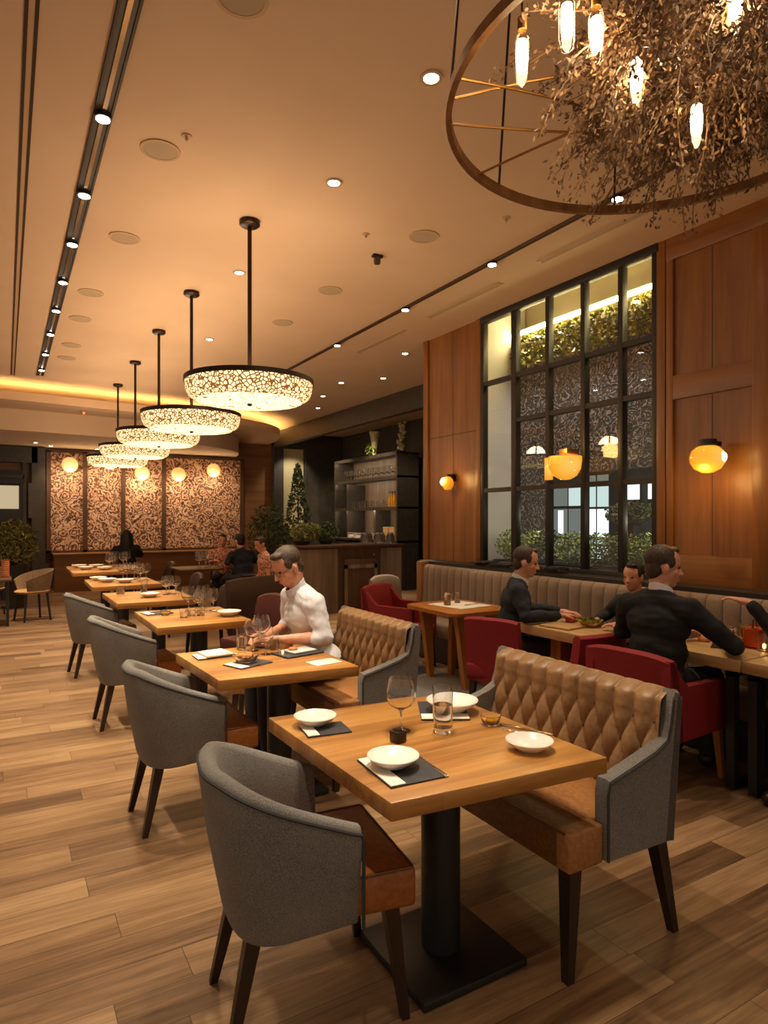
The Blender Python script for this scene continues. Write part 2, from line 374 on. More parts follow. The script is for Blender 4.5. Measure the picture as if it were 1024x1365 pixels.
def tag(o, label=None, cat=None, group=None, kind=None):
    if label: o['label'] = label
    if cat: o['category'] = cat
    if group: o['group'] = group
    if kind: o['kind'] = kind
    return o
def thing(name, label, cat, loc=(0, 0, 0), rz=0.0, group=None):
    o = bpy.data.objects.new(name, None); COL.objects.link(o); o.empty_display_size = 0.1
    o.location = loc; o.rotation_euler = (0, 0, rz); return tag(o, label, cat, group)
def struct(o): o['kind'] = 'structure'; return o
def dup(root, loc, rz=0.0, label=None, group=None, scale=None):
    r = root.copy(); COL.objects.link(r); r.location = loc; r.rotation_euler = (0, 0, rz)
    if scale: r.scale = (scale,) * 3 if isinstance(scale, (int, float)) else scale
    if label: r['label'] = label
    if group: r['group'] = group
    for ch in list(root.children):
        c = ch.copy(); COL.objects.link(c); c.parent = r
        for g in list(ch.children):
            d = g.copy(); COL.objects.link(d); d.parent = c
    return r
class Proto:
    """the first placing moves the original, every later one copies it"""
    def __init__(s, make): s.make = make; s.o = None
    def put(s, loc, rz, label, group=None, scale=None):
        if s.o is None:
            s.o = s.make(); o = s.o; o.location = loc; o.rotation_euler = (0, 0, rz); o['label'] = label
            if group: o['group'] = group
            if scale: o.scale = (scale,) * 3 if isinstance(scale, (int, float)) else scale
            return o
        o = dup(s.o, loc, rz, label, group, scale)
        if not group and 'group' in o: del o['group']
        if not scale: o.scale = (1, 1, 1)
        return o
def spot(name, loc, energy, ang, blend=0.4, col=(1.0, 0.84, 0.62), rad=0.03, rot=(0, 0, 0), parent=None):
    l = bpy.data.lights.new(name, 'SPOT'); l.energy = energy; l.spot_size = math.radians(ang); l.spot_blend = blend; l.color = col; l.shadow_soft_size = rad
    o = bpy.data.objects.new(name, l); COL.objects.link(o); o.location = loc; o.rotation_euler = rot
    if parent: o.parent = parent
    return o
def point(name, loc, energy, col=(1.0, 0.62, 0.28), rad=0.05, parent=None):
    l = bpy.data.lights.new(name, 'POINT'); l.energy = energy; l.color = col; l.shadow_soft_size = rad
    o = bpy.data.objects.new(name, l); COL.objects.link(o); o.location = loc
    if parent: o.parent = parent
    return o

# ================================================================== THE SETTING
CZ = 3.8; WX = 4.585
struct(MB().box((1.5, 6.6, -0.05), (13.4, 19.6, 0.1)).build('floor', 'floor', smooth=False))
c = MB().box((-0.19, 6.65, CZ + 0.06), (9.62, 19.3, 0.12)).box((6.41, 11.5, CZ + 0.06), (3.58, 9.6, 0.12))
struct(c.build('ceiling', 'ceiling', smooth=False))
lip = [(-5.0, 12.05), (-2.0, 12.0), (-0.07, 12.1), (1.03, 12.25), (2.3, 12.42), (3.4, 12.68), (4.18, 12.98), (4.9, 13.4), (5.4, 13.95), (5.72, 14.7), (5.88, 15.5), (5.93, 16.3)]
def smooth_curve(p, n=5):
    out = []
    P = [Vector((a, b)) for a, b in p]
    for i in range(len(P) - 1):
        a, b, c_, d = P[max(i - 1, 0)], P[i], P[i + 1], P[min(i + 2, len(P) - 1)]
        for k in range(n):
            t_ = k / n
            out.append(0.5 * ((2 * b) + (c_ - a) * t_ + (2 * a - 5 * b + 4 * c_ - d) * t_ ** 2 + (3 * b - a - 3 * c_ + d) * t_ ** 3))
    out.append(P[-1]); return [(q.x, q.y) for q in out]
lipc = smooth_curve(lip)
m = MB().prism(lipc + [(-5.0, 16.3)], 3.5, 3.55)
m.loft([[(x, y, 3.55), (x, y, 3.64), (x - 0.0, y + 0.03, 3.64), (x, y + 0.03, 3.55)] for x, y in lipc])
struct(m.build('ceiling_cove', 'ceiling', smooth=False))
m = MB(); m.tube([(x - 0.08, y + 0.16, 3.585) for x, y in lipc[2:-3]], 0.02, 6)
struct(m.build('trim_cove_light', 'cove', smooth=False))
low = smooth_curve([(-5.0, 13.0), (-0.07, 13.1), (1.03, 13.2), (2.3, 13.38), (3.4, 13.7), (4.2, 14.2), (4.8, 15.0), (5.1, 16.3)])
struct(MB().prism(low + [(-5.0, 16.3)], 3.12, 3.499).build('ceiling_low', 'ceiling', smooth=False))

# right wall: lower wall, two veneered piers, window between them
struct(MB().box((WX + 0.075, 2.9, 0.5), (0.15, 7.78, 1.0)).build('wall_right', 'bardark', smooth=False))
struct(MB().box((4.46, 3.45, 1.035), (0.25, 6.2, 0.03)).build('trim_ledge', 'planter', smooth=False))
def pier(name, y0, y1, stiles, rails, grooves):
    o = struct(MB().box((WX + 0.06, (y0 + y1) / 2, 2.4), (0.08, y1 - y0, 2.8)).build(name, 'panel', smooth=False))
    m = MB()
    for a, b, z0, z1 in stiles: m.box((WX + 0.008, (a + b) / 2, (z0 + z1) / 2), (0.026, b - a, z1 - z0), bev=0.004)
    if stiles: m.build('stile', 'panel', o, ang=0.4)
    m = MB()
    for a, b, z0, z1 in rails: m.box((WX + 0.01, (a + b) / 2, (z0 + z1) / 2), (0.026, b - a, z1 - z0), bev=0.004)
    if rails: m.build('rail', 'panelh', o, ang=0.4)
    m = MB()
    for a, b, z0, z1 in grooves: m.box((WX + 0.0205, (a + b) / 2, (z0 + z1) / 2), (0.003, b - a, z1 - z0))
    if grooves: m.build('groove', 'bardark', o, smooth=False)
    return o
pier('wall_right_panelled', 0.6, 3.40,
     [(3.32, 3.40, 1.0, 3.8), (3.25, 3.31, 1.06, 3.62), (2.50, 2.62, 1.06, 3.62), (1.75, 1.87, 1.06, 3.62), (1.0, 1.12, 1.06, 3.62)],
     [(0.6, 3.315, 3.62, 3.8), (0.6, 3.27, 2.50, 2.69), (0.6, 3.27, 1.0, 1.27)],
     [(2.928, 2.938, 1.27, 3.62), (2.18, 2.19, 1.27, 3.62), (1.43, 1.44, 1.27, 3.62), (0.6, 3.25, 1.19, 1.2)])
pier('wall_right_end', 5.66, 6.80, [(6.70, 6.80, 1.0, 3.8), (5.66, 5.74, 1.0, 3.8)], [],
     [(6.19, 6.197, 1.0, 3.8), (5.74, 6.70, 2.55, 2.562)])
w = struct(thing('window_1', None, None, (0, 0, 0)))
m = MB(); fx = WX + 0.03
ys = [5.63, 5.115, 4.63, 4.18, 3.76, 3.42]
for i, y in enumerate(ys): m.box((fx, y, 2.41), (0.07, 0.075 if i == 1 else 0.05, 2.76), bev=0.004)
m.box((fx, 4.52, 3.765), (0.09, 2.27, 0.07), bev=0.004); m.box((fx, 4.52, 1.06), (0.09, 2.27, 0.06), bev=0.004)
m.box((fx, 4.52, 3.05), (0.06, 2.2, 0.045)); m.box((fx, 4.52, 1.868), (0.06, 2.2, 0.045)); m.box((fx, 4.27, 2.585), (0.06, 1.70, 0.045))
m.build('window_frame', 'frame', w, ang=0.4)
MB().box((fx + 0.0, 4.525, 2.41), (0.008, 2.24, 2.72)).build('pane', 'pane', w, smooth=False)

# shallow lit niche behind the window
struct(MB().box((4.98, 5.705, 2.5), (0.58, 0.05, 3.4)).build('wall_niche_end', 'whitewall', smooth=False))
struct(MB().box((4.98, 2.75, 2.5), (0.58, 0.10, 3.4)).build('wall_niche_near', 'whitewall', smooth=False))
struct(MB().box((5.33, 4.25, 3.95), (0.06, 3.1, 0.7)).build('wall_niche_upper', 'cream', smooth=False))
struct(MB().box((4.95, 4.25, 4.33), (0.8, 3.2, 0.06)).build('ceiling_niche', 'cream', smooth=False))
m = MB().box((5.13, 4.24, 2.64), (0.05, 2.86, 1.22)); m.box((5.13, 5.41, 1.5), (0.05, 0.54, 1.06)); m.box((5.13, 4.24, 3.43), (0.04, 2.86, 0.36))
struct(m.build('wall_niche_back', 'nichepanel', smooth=False))
struct(MB().box((5.185, 4.24, 3.680), (0.29, 2.86, 0.02)).build('trim_niche_shade_lip', 'cream', smooth=False))  # lip placed over the strip to shade the upper cream wall
struct(MB().box((5.03, 4.24, 3.652), (0.03, 2.84, 0.034)).build('trim_niche_light', 'nicheled', smooth=False))

# back wall, mural and ledge
BY = 16.0
struct(MB().box((2.6, BY + 0.16, 1.9), (10.8, 0.2, 3.8)).build('wall_back', 'backwood', smooth=False))
struct(MB().box((3.1, 15.62, 0.39), (4.4, 0.7, 0.78)).box((3.1, 15.6, 0.79), (4.44, 0.76, 0.03)).build('trim_mural_ledge', 'backwood', smooth=False))
mur = thing('mural', 'rose-patterned scroll mural in four framed panels on the back wall', 'mural', (0, 15.97, 0))
xs = [0.82, 1.55, 2.36, 3.27, 5.18]
for a, b in zip(xs, xs[1:]): MB().box(((a + b) / 2, 0.0, 1.93), (b - a - 0.09, 0.05, 2.2)).build('panel', 'mural', mur, smooth=False)
m = MB()
for x in xs: m.box((x, -0.03, 1.93), (0.09, 0.08, 2.26))
m.box((3.0, -0.03, 3.055), (4.45, 0.08, 0.06)); m.box((3.0, -0.03, 0.83), (4.45, 0.08, 0.05))
m.build('frame', 'bardark', mur, smooth=False)

# dark glazed entrance at the far left
d = struct(thing('door_1', None, None, (0, 15.85, 0)))
m = MB(); m.box((0.62, 0, 1.55), (0.26, 0.2, 3.1)); m.box((-0.55, 0, 2.93), (2.3, 0.2, 0.34)); m.box((0.36, 0.02, 1.4), (0.07, 0.12, 2.8)); m.box((-0.4, 0.02, 2.46), (1.5, 0.12, 0.07)); m.box((-1.2, 0.02, 1.4), (0.12, 0.12, 2.8))
m.build('door_frame', 'shelfdark', d, smooth=False)
MB().box((0.47, -0.09, 1.95), (0.09, 0.03, 0.75)).build('handle_plate', 'charcoal', d, smooth=False)
MB().box((-0.42, 0.05, 1.3), (1.5, 0.03, 2.6)).build('pane', 'darkglass', d, smooth=False)
lb = thing('entrance_blind', 'pale glowing blind behind the dark glazed entrance', 'blind', (-0.25, 15.86, 1.72))
MB().box((0.0, -0.02, 0.3), (1.0, 0.02, 0.5)).build('blind_sheet', 'blindglow', lb, smooth=False)  # blind looks lit because its sheet emits by itself
MB().box((0.0, -0.03, 0.57), (1.06, 0.04, 0.05)).build('rail', 'bronze', lb, smooth=False)

# bar alcove
struct(MB().box((6.075, 11.4, 3.61), (0.15, 9.2, 0.38)).build('wall_bar_fascia', 'charcoal', smooth=False))
m = MB().box((8.05, 11.4, 1.9), (0.1, 9.3, 3.8)); struct(m.build('wall_bar', 'charcoal', smooth=False))
m = MB().box((6.13, 15.9, 1.9), (0.26, 0.2, 3.8)); m.box((7.44, 15.9, 1.9), (1.12, 0.2, 3.8)); m.box((6.57, 15.97, 1.9), (0.64, 0.06, 3.8)); m.box((6.57, 15.9, 3.6), (0.64, 0.2, 0.4)); m.box((6.57, 15.9, 0.6), (0.64, 0.2, 1.2))
struct(m.build('wall_bar_end', 'charcoal', smooth=False))
struct(MB().box((6.57, 15.93, 2.3), (0.6, 0.02, 2.2)).build('trim_bar_panel', 'cream', smooth=False))

# ================================================================== CEILING FIXTURES
ORD = ['nearest', 'second', 'third', 'fourth', 'fifth', 'sixth', 'seventh', 'eighth', 'ninth', 'tenth', 'eleventh', 'twelfth']
ORDF = ['first'] + ORD[1:]
NEU = (1.0, 0.83, 0.60)
WARM = (1.0, 0.66, 0.36)
# left track and its spots
tk = thing('light_track', 'wide black recessed track holding eight spots over the aisle', 'track', (0.468, 5.0, CZ))
MB().box((0, 0.2, -0.004), (0.10, 12.4, 0.008)).build('channel', 'trackblack', tk, smooth=False)
m = MB(); [m.box((s * 0.042, 0.2, -0.008), (0.012, 12.4, 0.01)) for s in (-1, 1)]; m.build('edge_rail', 'bronze', tk, smooth=False)
m = MB(); m.box((0, 0.2, -0.010), (0.022, 12.4, 0.006)); m.build('center_rail', 'silver', tk, smooth=False)
def mk_spot():
    o = thing('track_spot', '', 'spotlight')
    MB().cyl((0, 0), 0.046, -0.03, -0.012, 20).build('housing', 'trackblack', o)
    MB().lathe([(0, -0.034), (0.036, -0.034), (0.036, -0.030), (0, -0.030)], seg=20).build('lens', 'led', o)
    return o
PS = Proto(mk_spot)
for i in range(8):
    y = [3.873, 4.857, 5.776, 6.745, 7.70, 8.72, 9.82, 10.88][i]
    PS.put((0.468, y, CZ), 0, '%s glowing spot along the wide black track over the aisle' % ORD[i].replace('nearest', 'frontmost'), 'spots in the left ceiling track')
    spot('aisle_lamp', (0.468, y, CZ - 0.05), 215, 62, 0.5, NEU, rot=(0.0, math.radians(4), 0))
for y in (0.9, 1.9, 2.9): spot('aisle_lamp', (0.468, y, CZ - 0.05), 45 if y < 2 else 80, 62, 0.5, NEU)
sl = thing('ceiling_slot', 'thin dark double slot in the ceiling left of the spot track', 'slot', (0.10, 5.0, CZ))
m = MB(); m.box((-0.02, 0.3, -0.002), (0.016, 12.6, 0.004)); m.box((0.022, 0.3, -0.002), (0.016, 12.6, 0.004)); m.build('gap', 'slotdark', sl, smooth=False)
MB().box((0.001, 0.3, -0.001), (0.026, 12.6, 0.002)).build('divider', 'trim', sl, smooth=False)
# right track
tr_ = thing('light_track', 'narrow brown track in front of the tall window', 'track', (3.665, 4.2, CZ))
MB().box((0, 0, -0.004), (0.055, 10.2, 0.008)).build('channel', 'trackbrown', tr_, smooth=False)
m = MB(); [m.box((s * 0.024, 0, -0.007), (0.008, 10.2, 0.008)) for s in (-1, 1)]; m.build('edge_rail', 'trackbrown', tr_, smooth=False)
for i, y in enumerate([3.03, 4.365, 5.78, 7.41, 9.15]):
    PS.put((3.665, y, CZ), 0, '%s glowing spot along the narrow brown track by the window' % ORD[i].replace('nearest', 'frontmost'), 'spots in the right ceiling track')
    spot('window_track_lamp', (3.665, y, CZ - 0.05), 70, 55, 0.5, NEU, rot=(0, math.radians(-4), 0))
spot('window_track_lamp', (3.665, 1.7, CZ - 0.05), 60, 55, 0.5, NEU)
# recessed downlights
def mk_down():
    o = thing('downlight', '', 'downlight')
    MB().lathe([(0.040, -0.001), (0.058, -0.001), (0.058, -0.008), (0.040, -0.008), (0.040, -0.001)], seg=24).build('trim_ring', 'trim', o)
    MB().lathe([(0, -0.004), (0.039, -0.004), (0.039, -0.001), (0, -0.001)], seg=20).build('lens', 'led', o)
    return o
PD = Proto(mk_down)
downs = [(1.87, 2.703, 'bright downlight in the ceiling beside the big hoop chandelier', 130), (1.892, 3.876, 'bright downlight in open ceiling between chandelier and nearest drum pendant', 130), (1.839, 5.726, 'downlight right above the nearest drum pendant, left of its rod', 110),
         (2.198, 8.04, 'small downlight seen between the rods of the two nearest drum pendants', 70), (4.773, 9.499, 'leftmost of the downlights in front of the bar, beside the brown track end', 60), (5.198, 8.856, 'middle downlight in front of the bar, nearer the wood pier', 60), (4.677, 7.384, 'rightmost downlight, right beside the wood pier top', 60),
         (4.916, 11.375, 'left one of three small downlights over the bar counter', 40), (5.003, 10.7, 'middle one of three small downlights over the bar counter', 40), (5.45, 11.9, 'hindmost of three small downlights over the bar counter', 40)]
for x, y, lab, e in downs:
    PD.put((x, y, CZ), 0, lab, 'round ceiling downlights')
    spot('downlight_lamp', (x, y, CZ - 0.03), e, 58, 0.35, NEU)
for x, y, e in ((1.15, 1.9, 110), (1.2, 0.6, 12)):   # same fixtures, out of the frame above
    spot('downlight_lamp', (x, y, CZ - 0.03), e, 58, 0.35, NEU)
for x, y, lab in ((0.536, 15.0, 'bright downlight in the low ceiling above the dark entrance'), (0.84, 15.5, 'faint downlight in the low ceiling left of the mural top'), (1.77, 15.7, 'faint downlight in the low ceiling over the second mural panel')):
    PD.put((x, y, 3.12), 0, lab, 'downlights in the low rear ceiling')
    spot('downlight_lamp', (x, y, 3.09), 30, 70, 0.5, WARM)
for x, y, e in ((1.36, 1.98, 110), (1.32, 3.62, 170), (1.35, 5.4, 110), (1.3, 7.05, 90), (1.3, 8.8, 90)): spot('table_fill', (x, y, CZ - 0.03), e, 30, 0.7, NEU)  # unseen narrow spots added to brighten plates and tabletops
# loudspeakers
def mk_spk():
    o = thing('ceiling_speaker', '', 'speaker')
    MB().lathe([(0.10, -0.001), (0.118, -0.001), (0.118, -0.007), (0.10, -0.007), (0.10, -0.001)], seg=28).build('ring', 'trim', o)
    MB().lathe([(0, -0.005), (0.10, -0.005), (0.10, -0.001), (0, -0.001)], seg=28).build('grille', 'grill', o)
    return o
PK = Proto(mk_spk)
for x, y, lab in ((0.877, 2.70, 'round ceiling speaker cut by the top edge of the photo'), (0.816, 4.073, 'large round ceiling speaker beside the frontmost track spots'), (0.822, 5.49, 'round ceiling speaker, second back along the black track'),
                  (0.732, 6.987, 'small round ceiling speaker, third back along the black track'), (0.726, 7.962, 'small round ceiling speaker, fourth back along the black track'), (0.736, 9.223, 'small round ceiling speaker, fifth back along the black track'), (0.74, 9.984, 'small round ceiling speaker, sixth back along the black track'),
                  (2.87, 4.253, 'round ceiling speaker nearest the hoop chandelier, right of the pendants'), (2.753, 5.724, 'round ceiling speaker between the drum pendant rod and the camera dome'), (2.738, 6.938, 'small round ceiling speaker just above the nearest drum pendant')):
    PK.put((x, y, CZ), 0, lab, 'round ceiling speakers')
# vents, sprinklers, camera
for a, b, x, lab in ((3.1, 4.15, 4.03, 'long narrow slot vent in the ceiling nearest the panelled wall'), (4.72, 5.94, 4.07, 'long narrow slot vent in the ceiling in front of the window'), (6.48, 7.66, 4.1, 'long narrow slot vent in the ceiling by the wood pier')):
    o = thing('slot_vent', lab, 'vent', (x, (a + b) / 2, CZ), 0, 'slot vents')
    MB().box((0, 0, -0.002), (0.05, b - a, 0.004)).build('slot', 'grill', o, smooth=False)
    m = MB(); [m.box((s * 0.03, 0, -0.003), (0.012, b - a + 0.02, 0.006)) for s in (-1, 1)]; m.build('flange', 'trim', o, smooth=False)
def mk_spr():
    o = thing('ceiling_sprinkler', '', 'sprinkler')
    MB().lathe([(0, -0.006), (0.028, -0.006), (0.032, -0.001), (0, -0.001)], seg=16).build('plate', 'trim', o)
    MB().cyl((0, 0), 0.009, -0.03, -0.006, 10).build('nozzle', 'grill', o)
    return o
PP = Proto(mk_spr)
for x, y, lab in ((2.454, 4.45, 'little ceiling sprinkler just behind the small ceiling camera'), (0.918, 3.843, 'little ceiling sprinkler beside the large speaker near the track'), (3.222, 3.676, 'little ceiling sprinkler under the hoop chandelier rim')):
    PP.put((x, y, CZ), 0, lab, 'ceiling sprinklers')
o = thing('ceiling_camera', 'small dark surveillance camera on the ceiling', 'camera', (2.732, 4.756, CZ))
MB().box((0, 0, -0.012), (0.09, 0.05, 0.022), bev=0.004).build('mount', 'bronze', o)
MB().lathe([(0, -0.024), (0.026, -0.024), (0.030, -0.05), (0.026, -0.075), (0, -0.08)]).build('housing', 'charcoal', o)
o = thing('smoke_detector', 'small box with a red light under the rear low ceiling', 'detector', (1.22, 12.75, 3.5))
MB().box((0, 0, -0.02), (0.09, 0.09, 0.038), bev=0.008).build('body', 'trim', o)
MB().ell((0, -0.03, -0.044), 0.016).build('indicator', 'red_led', o)

# drum pendants
def mk_drum():
    o = thing('drum_pendant', '', 'pendant lamp')
    # origin at the ceiling; rod of 1.24 m
    MB().lathe([(0, -0.001), (0.075, -0.001), (0.078, -0.03), (0.06, -0.045), (0, -0.045)], seg=28).build('canopy', 'bronze', o)
    MB().cyl((0, 0), 0.016, -1.36, -0.045, 12).build('rod', 'bronze', o)
    MB().lathe([(0.455, -1.20), (0.48, -1.20), (0.48, -1.235), (0.455, -1.235), (0.455, -1.20)], seg=56).build('rim', 'bronze', o, ang=0.5)
    m = MB()
    for k in range(3):
        a = k * 2 * PI / 3 + 0.4; m.tube([(0, 0, -1.215), (0.46 * math.cos(a), 0.46 * math.sin(a), -1.215)], 0.006, 6)
    m.build('spoke', 'bronze', o)
    MB().lathe([(0.472, -1.235), (0.466, -1.29), (0.445, -1.335), (0.39, -1.366), (0.386, -1.360), (0.440, -1.329), (0.459, -1.287), (0.464, -1.235), (0.472, -1.235)], seg=56).build('shade', 'lattice', o)
    MB().lathe([(0, -1.376), (0.39, -1.367), (0.386, -1.361), (0, -1.370)], seg=56).build('diffuser', 'diffuser', o)
    MB().lathe([(0, -1.40), (0.018, -1.394), (0.018, -1.379), (0, -1.379)], seg=14).build('finial', 'bronze', o)
    return o
PDR = Proto(mk_drum)
names = ['nearest and largest lit drum pendant with woven shade, over the second table', 'second lit drum pendant from the front, partly behind the nearest one', 'third lit drum pendant on a thin rod, seen edge to edge with the fourth', 'fourth lit drum pendant on a thin rod, low in the cluster', 'hindmost lit drum pendant, smallest and lowest in the row']
for (x, y), lab in zip([(1.59, 4.70), (1.59, 6.46), (1.58, 7.98), (1.60, 9.72), (1.62, 11.5)], names):
    PDR.put((x, y, CZ), 0, lab, 'row of woven drum pendants')
    point('drum_lamp', (x, y, CZ - 1.19), 38, (1.0, 0.68, 0.40), 0.16)
    spot('drum_lamp_down', (x, y, CZ - 1.38), 40, 120, 0.7, (1.0, 0.70, 0.38), 0.2)

# ================================================================== SEATING AND TABLES
def interp(a, b, t): return a + (b - a) * t
def mk_tub():
    """tub armchair, facing +x"""
    o = thing('tub_chair', '', 'chair')
    N = 44; rings = []; edge = []; inner_edge = []
    for i in range(N + 1):
        t_ = i / N
        # plan: straight arms joined by a rounded back
        if t_ < 0.2: x, y = interp(0.105, -0.06, t_ / 0.2), -0.275; nx, ny = 0, -1
        elif t_ > 0.8: x, y = interp(-0.06, 0.105, (t_ - 0.8) / 0.2), 0.275; nx, ny = 0, 1
        else:
            a = (t_ - 0.2) / 0.6 * PI
            cx, cy = math.sin(a), -math.cos(a)
            ex = 2 / 2.5
            x = -0.06 - 0.265 * (abs(cx) ** ex); y = 0.275 * (abs(cy) ** ex) * (1 if cy > 0 else -1)
            nx, ny = -abs(cx) ** (2 - ex) / 0.265, (abs(cy) ** (2 - ex)) * (1 if cy > 0 else -1) / 0.275
            l_ = math.hypot(nx, ny); nx, ny = nx / l_, ny / l_
        back = max(0.0, min(1.0, (0.105 - x) / 0.40))
        top = 0.645 + 0.165 * back ** 1.05
        bot = 0.345 - 0.02 * back
        th = 0.052
        tap = 0.85 if nx < -0.3 else 0.94
        def P(inw, z):
            k = (top - z) / (top - bot); k = max(0, min(1, k))
            s_ = 0.075 * k ** 1.5
            px = x + s_ * (-nx) * 1.0 - nx * inw; py = y + s_ * 0.45 * (-ny) - ny * inw
            return (px, py, z)
        ring = [P(0.004, bot), P(0, bot + 0.03), P(0, interp(bot, top, 0.5)), P(-0.003, top - 0.04), P(0.003, top - 0.012), P(0.015, top), P(th - 0.012, top - 0.002), P(th, top - 0.02), P(th + 0.004, interp(0.45, top, 0.5)), P(th, 0.40), P(th - 0.01, bot)]
        rings.append(ring); edge.append(P(-0.001, top - 0.022))
    MB().loft(rings).build('shell', 'tweed', o, ang=1.0)
    pip = [(edge[0][0] + 0.006, edge[0][1] + 0.002, 0.35)] + [(edge[0][0] + 0.006, edge[0][1], edge[0][2] - 0.02)] + edge + [(edge[-1][0] + 0.006, edge[-1][1], edge[-1][2] - 0.02), (edge[-1][0] + 0.006, edge[-1][1] - 0.002, 0.35)]
    MB().tube(pip, 0.0055, 6).build('piping', 'tweed_dark', o)
    m = MB(); m.prism([(-0.13, -0.17), (0.02, -0.225), (0.30, -0.245), (0.30, 0.245), (0.02, 0.225), (-0.13, 0.17)], 0.352, 0.475, 0.018)
    m.build('seat', 'seatleather', o, ang=0.9)
    MB().tube([(0.115, -0.228, 0.473), (0.285, -0.234, 0.473), (0.290, -0.225, 0.473), (0.290, 0.225, 0.473), (0.285, 0.234, 0.473), (0.115, 0.228, 0.473)], 0.005, 6).build('seat_piping', 'button', o)
    for (xa, ya, xb, yb) in ((0.225, -0.195, 0.270, -0.215), (0.225, 0.195, 0.270, 0.215), (-0.18, -0.14, -0.26, -0.17), (-0.18, 0.14, -0.26, 0.17)):
        MB().bar((xa, ya, 0.36), (xb, yb, 0.0), 0.048, 0.026).build('leg', 'darkleg', o, ang=0.4)
    return o
PT = Proto(mk_tub)
PT.put((0.835, 1.945, 0), math.radians(-8), 'nearest grey tub armchair with brown leather seat, in the lower foreground', 'grey tub armchairs along the aisle')
PT.put((0.84, 3.47, 0), math.radians(2), 'second grey tub armchair from the front, at the table of the man in white', 'grey tub armchairs along the aisle')
PT.put((0.86, 5.28, 0), math.radians(2), 'third grey tub armchair from the front, thick curved leg on the aisle', 'grey tub armchairs along the aisle')
PT.put((0.83, 7.12, 0), math.radians(6), 'fourth and hindmost grey tub armchair along the aisle', 'grey tub armchairs along the aisle')

def mk_sofa(W=0.99):
    """two-seat settle, facing +x; near end at -y... +y"""
    o = thing('tufted_settee', '', 'sofa')
    h = W / 2
    # tufted inner back
    m = MB(); nu, nv = 176, 60; gx = []
    pw, ph = 0.0935, 0.20
    for j in range(nv + 1):
        row = []
        for i in range(nu + 1):
            y = -h + 0.03 + (W - 0.06) * i / nu; s_ = j / nv
            z = 0.46 + 0.42 * min(1.0, s_ / 0.88)
            u = (y + h) / pw; v = (0.79 - z) / ph
            a, b = u + v * 2 * 0.5, u - v * 2 * 0.5
            bump = (abs(math.sin(PI * a) * math.sin(PI * b))) ** 0.42
            fade = 1.0
            if z > 0.775:                                   # plain roll above with straight pleats
                pl = abs(math.sin(PI * u)) ** 0.5
                q = min(1.0, (z - 0.775) / 0.05); bump = bump * (1 - q) + pl * q * (0.75 + 0.25 * q); fade = 1 - 0.75 * max(0, (s_ - 0.86) / 0.14)
            ed = min(1.0, min(i, nu - i) / 7.0)
            dep = 0.036 * bump * fade * (0.4 + 0.6 * ed)
            if s_ <= 0.88: x = -0.165 - 0.065 * (z - 0.46) / 0.42 + dep
            else:
                t_ = (s_ - 0.88) / 0.12 * PI * 0.5
                x = -0.23 - 0.05 * math.sin(t_) + dep * math.cos(t_); z = 0.88 + 0.028 * math.sin(t_) + dep * 0.5 * math.sin(t_)
            row.append(m.bm.verts.new((x, y, z)))
        gx.append(row)
    for j in range(nv):
        for i in range(nu): m.bm.faces.new((gx[j][i], gx[j][i + 1], gx[j + 1][i + 1], gx[j + 1][i]))
    m.build('tufted_back', 'tuft', o, ang=3.0)
    m = MB()
    for r_ in range(5):
        z = 0.79 - r_ * ph / 2
        for k in range(0, 12):
            y = -h + (k + (0.0 if r_ % 2 == 0 else 0.5)) * pw
            # folds meet where both sines vanish
            if -h + 0.05 < y < h - 0.05 and z > 0.48:
                m.ell((-0.163 - 0.065 * (z - 0.46) / 0.42, y, z), (0.006, 0.008, 0.008), u=8, v=6)
    m.build('button', 'button', o)
    # grey outer shell: back panel and stepped end panels
    m = MB()
    m.loft([[(-0.205, y, 0.37), (-0.235, y, 0.62), (-0.275, y, 0.895), (-0.30, y, 0.885), (-0.275, y, 0.62), (-0.25, y, 0.36)] for y in (-h, h)])
    for s_ in (-1, 1):
        y0, y1 = s_ * (h - 0.052), s_ * h
        out = [(0.11, 0.372), (0.112, 0.61), (0.10, 0.65), (-0.02, 0.678), (-0.15, 0.712), (-0.212, 0.742), (-0.232, 0.80), (-0.246, 0.885), (-0.262, 0.912), (-0.288, 0.905), (-0.302, 0.87), (-0.275, 0.60), (-0.252, 0.362)]
        m.loft([[(x, y0, z) for x, z in out], [(x, (y0 * 0.3 + y1 * 0.7), z + 0.004) for x, z in out], [(x * 0.985, y1, interp(0.55, z, 0.985)) for x, z in out]])
    m.build('outer_shell', 'tweed', o, ang=0.8)
    for s_ in (-1, 1):
        y = s_ * (h + 0.001)
        MB().tube([(0.105, y, 0.375), (0.106, y, 0.605), (0.094, y, 0.640), (-0.02, y, 0.667), (-0.15, y, 0.701), (-0.218, y, 0.732), (-0.238, y, 0.80), (-0.250, y, 0.88)], 0.0055, 6).build('piping', 'tweed_dark', o)
    m = MB(); m.box((0.05, 0, 0.437), (0.46, W - 0.115, 0.135), bev=0.010); m.box((0.198, 0, 0.437), (0.164, W - 0.02, 0.135), bev=0.010)
    m.build('seat', 'leather', o, ang=0.9)
    m = MB(); m.tube([(0.278, -h + 0.03, 0.500), (0.278, h - 0.03, 0.500)], 0.005, 6); m.build('seat_piping', 'button', o)
    for (xa, ya, xb, yb) in ((0.235, h - 0.05, 0.262, h - 0.035), (0.235, -h + 0.24, 0.262, -h + 0.25), (-0.22, h - 0.06, -0.285, h - 0.03), (-0.22, -h + 0.08, -0.285, -h + 0.05)):
        MB().bar((xa, ya, 0.375), (xb, yb, 0.0), 0.055, 0.03).build('leg', 'darkleg', o, ang=0.4)
    return o
PSF = Proto(mk_sofa)
PSF.put((1.885, 2.005, 0), PI, 'nearest button-tufted tan settee with grey sides, beside the front table', 'tufted settees')
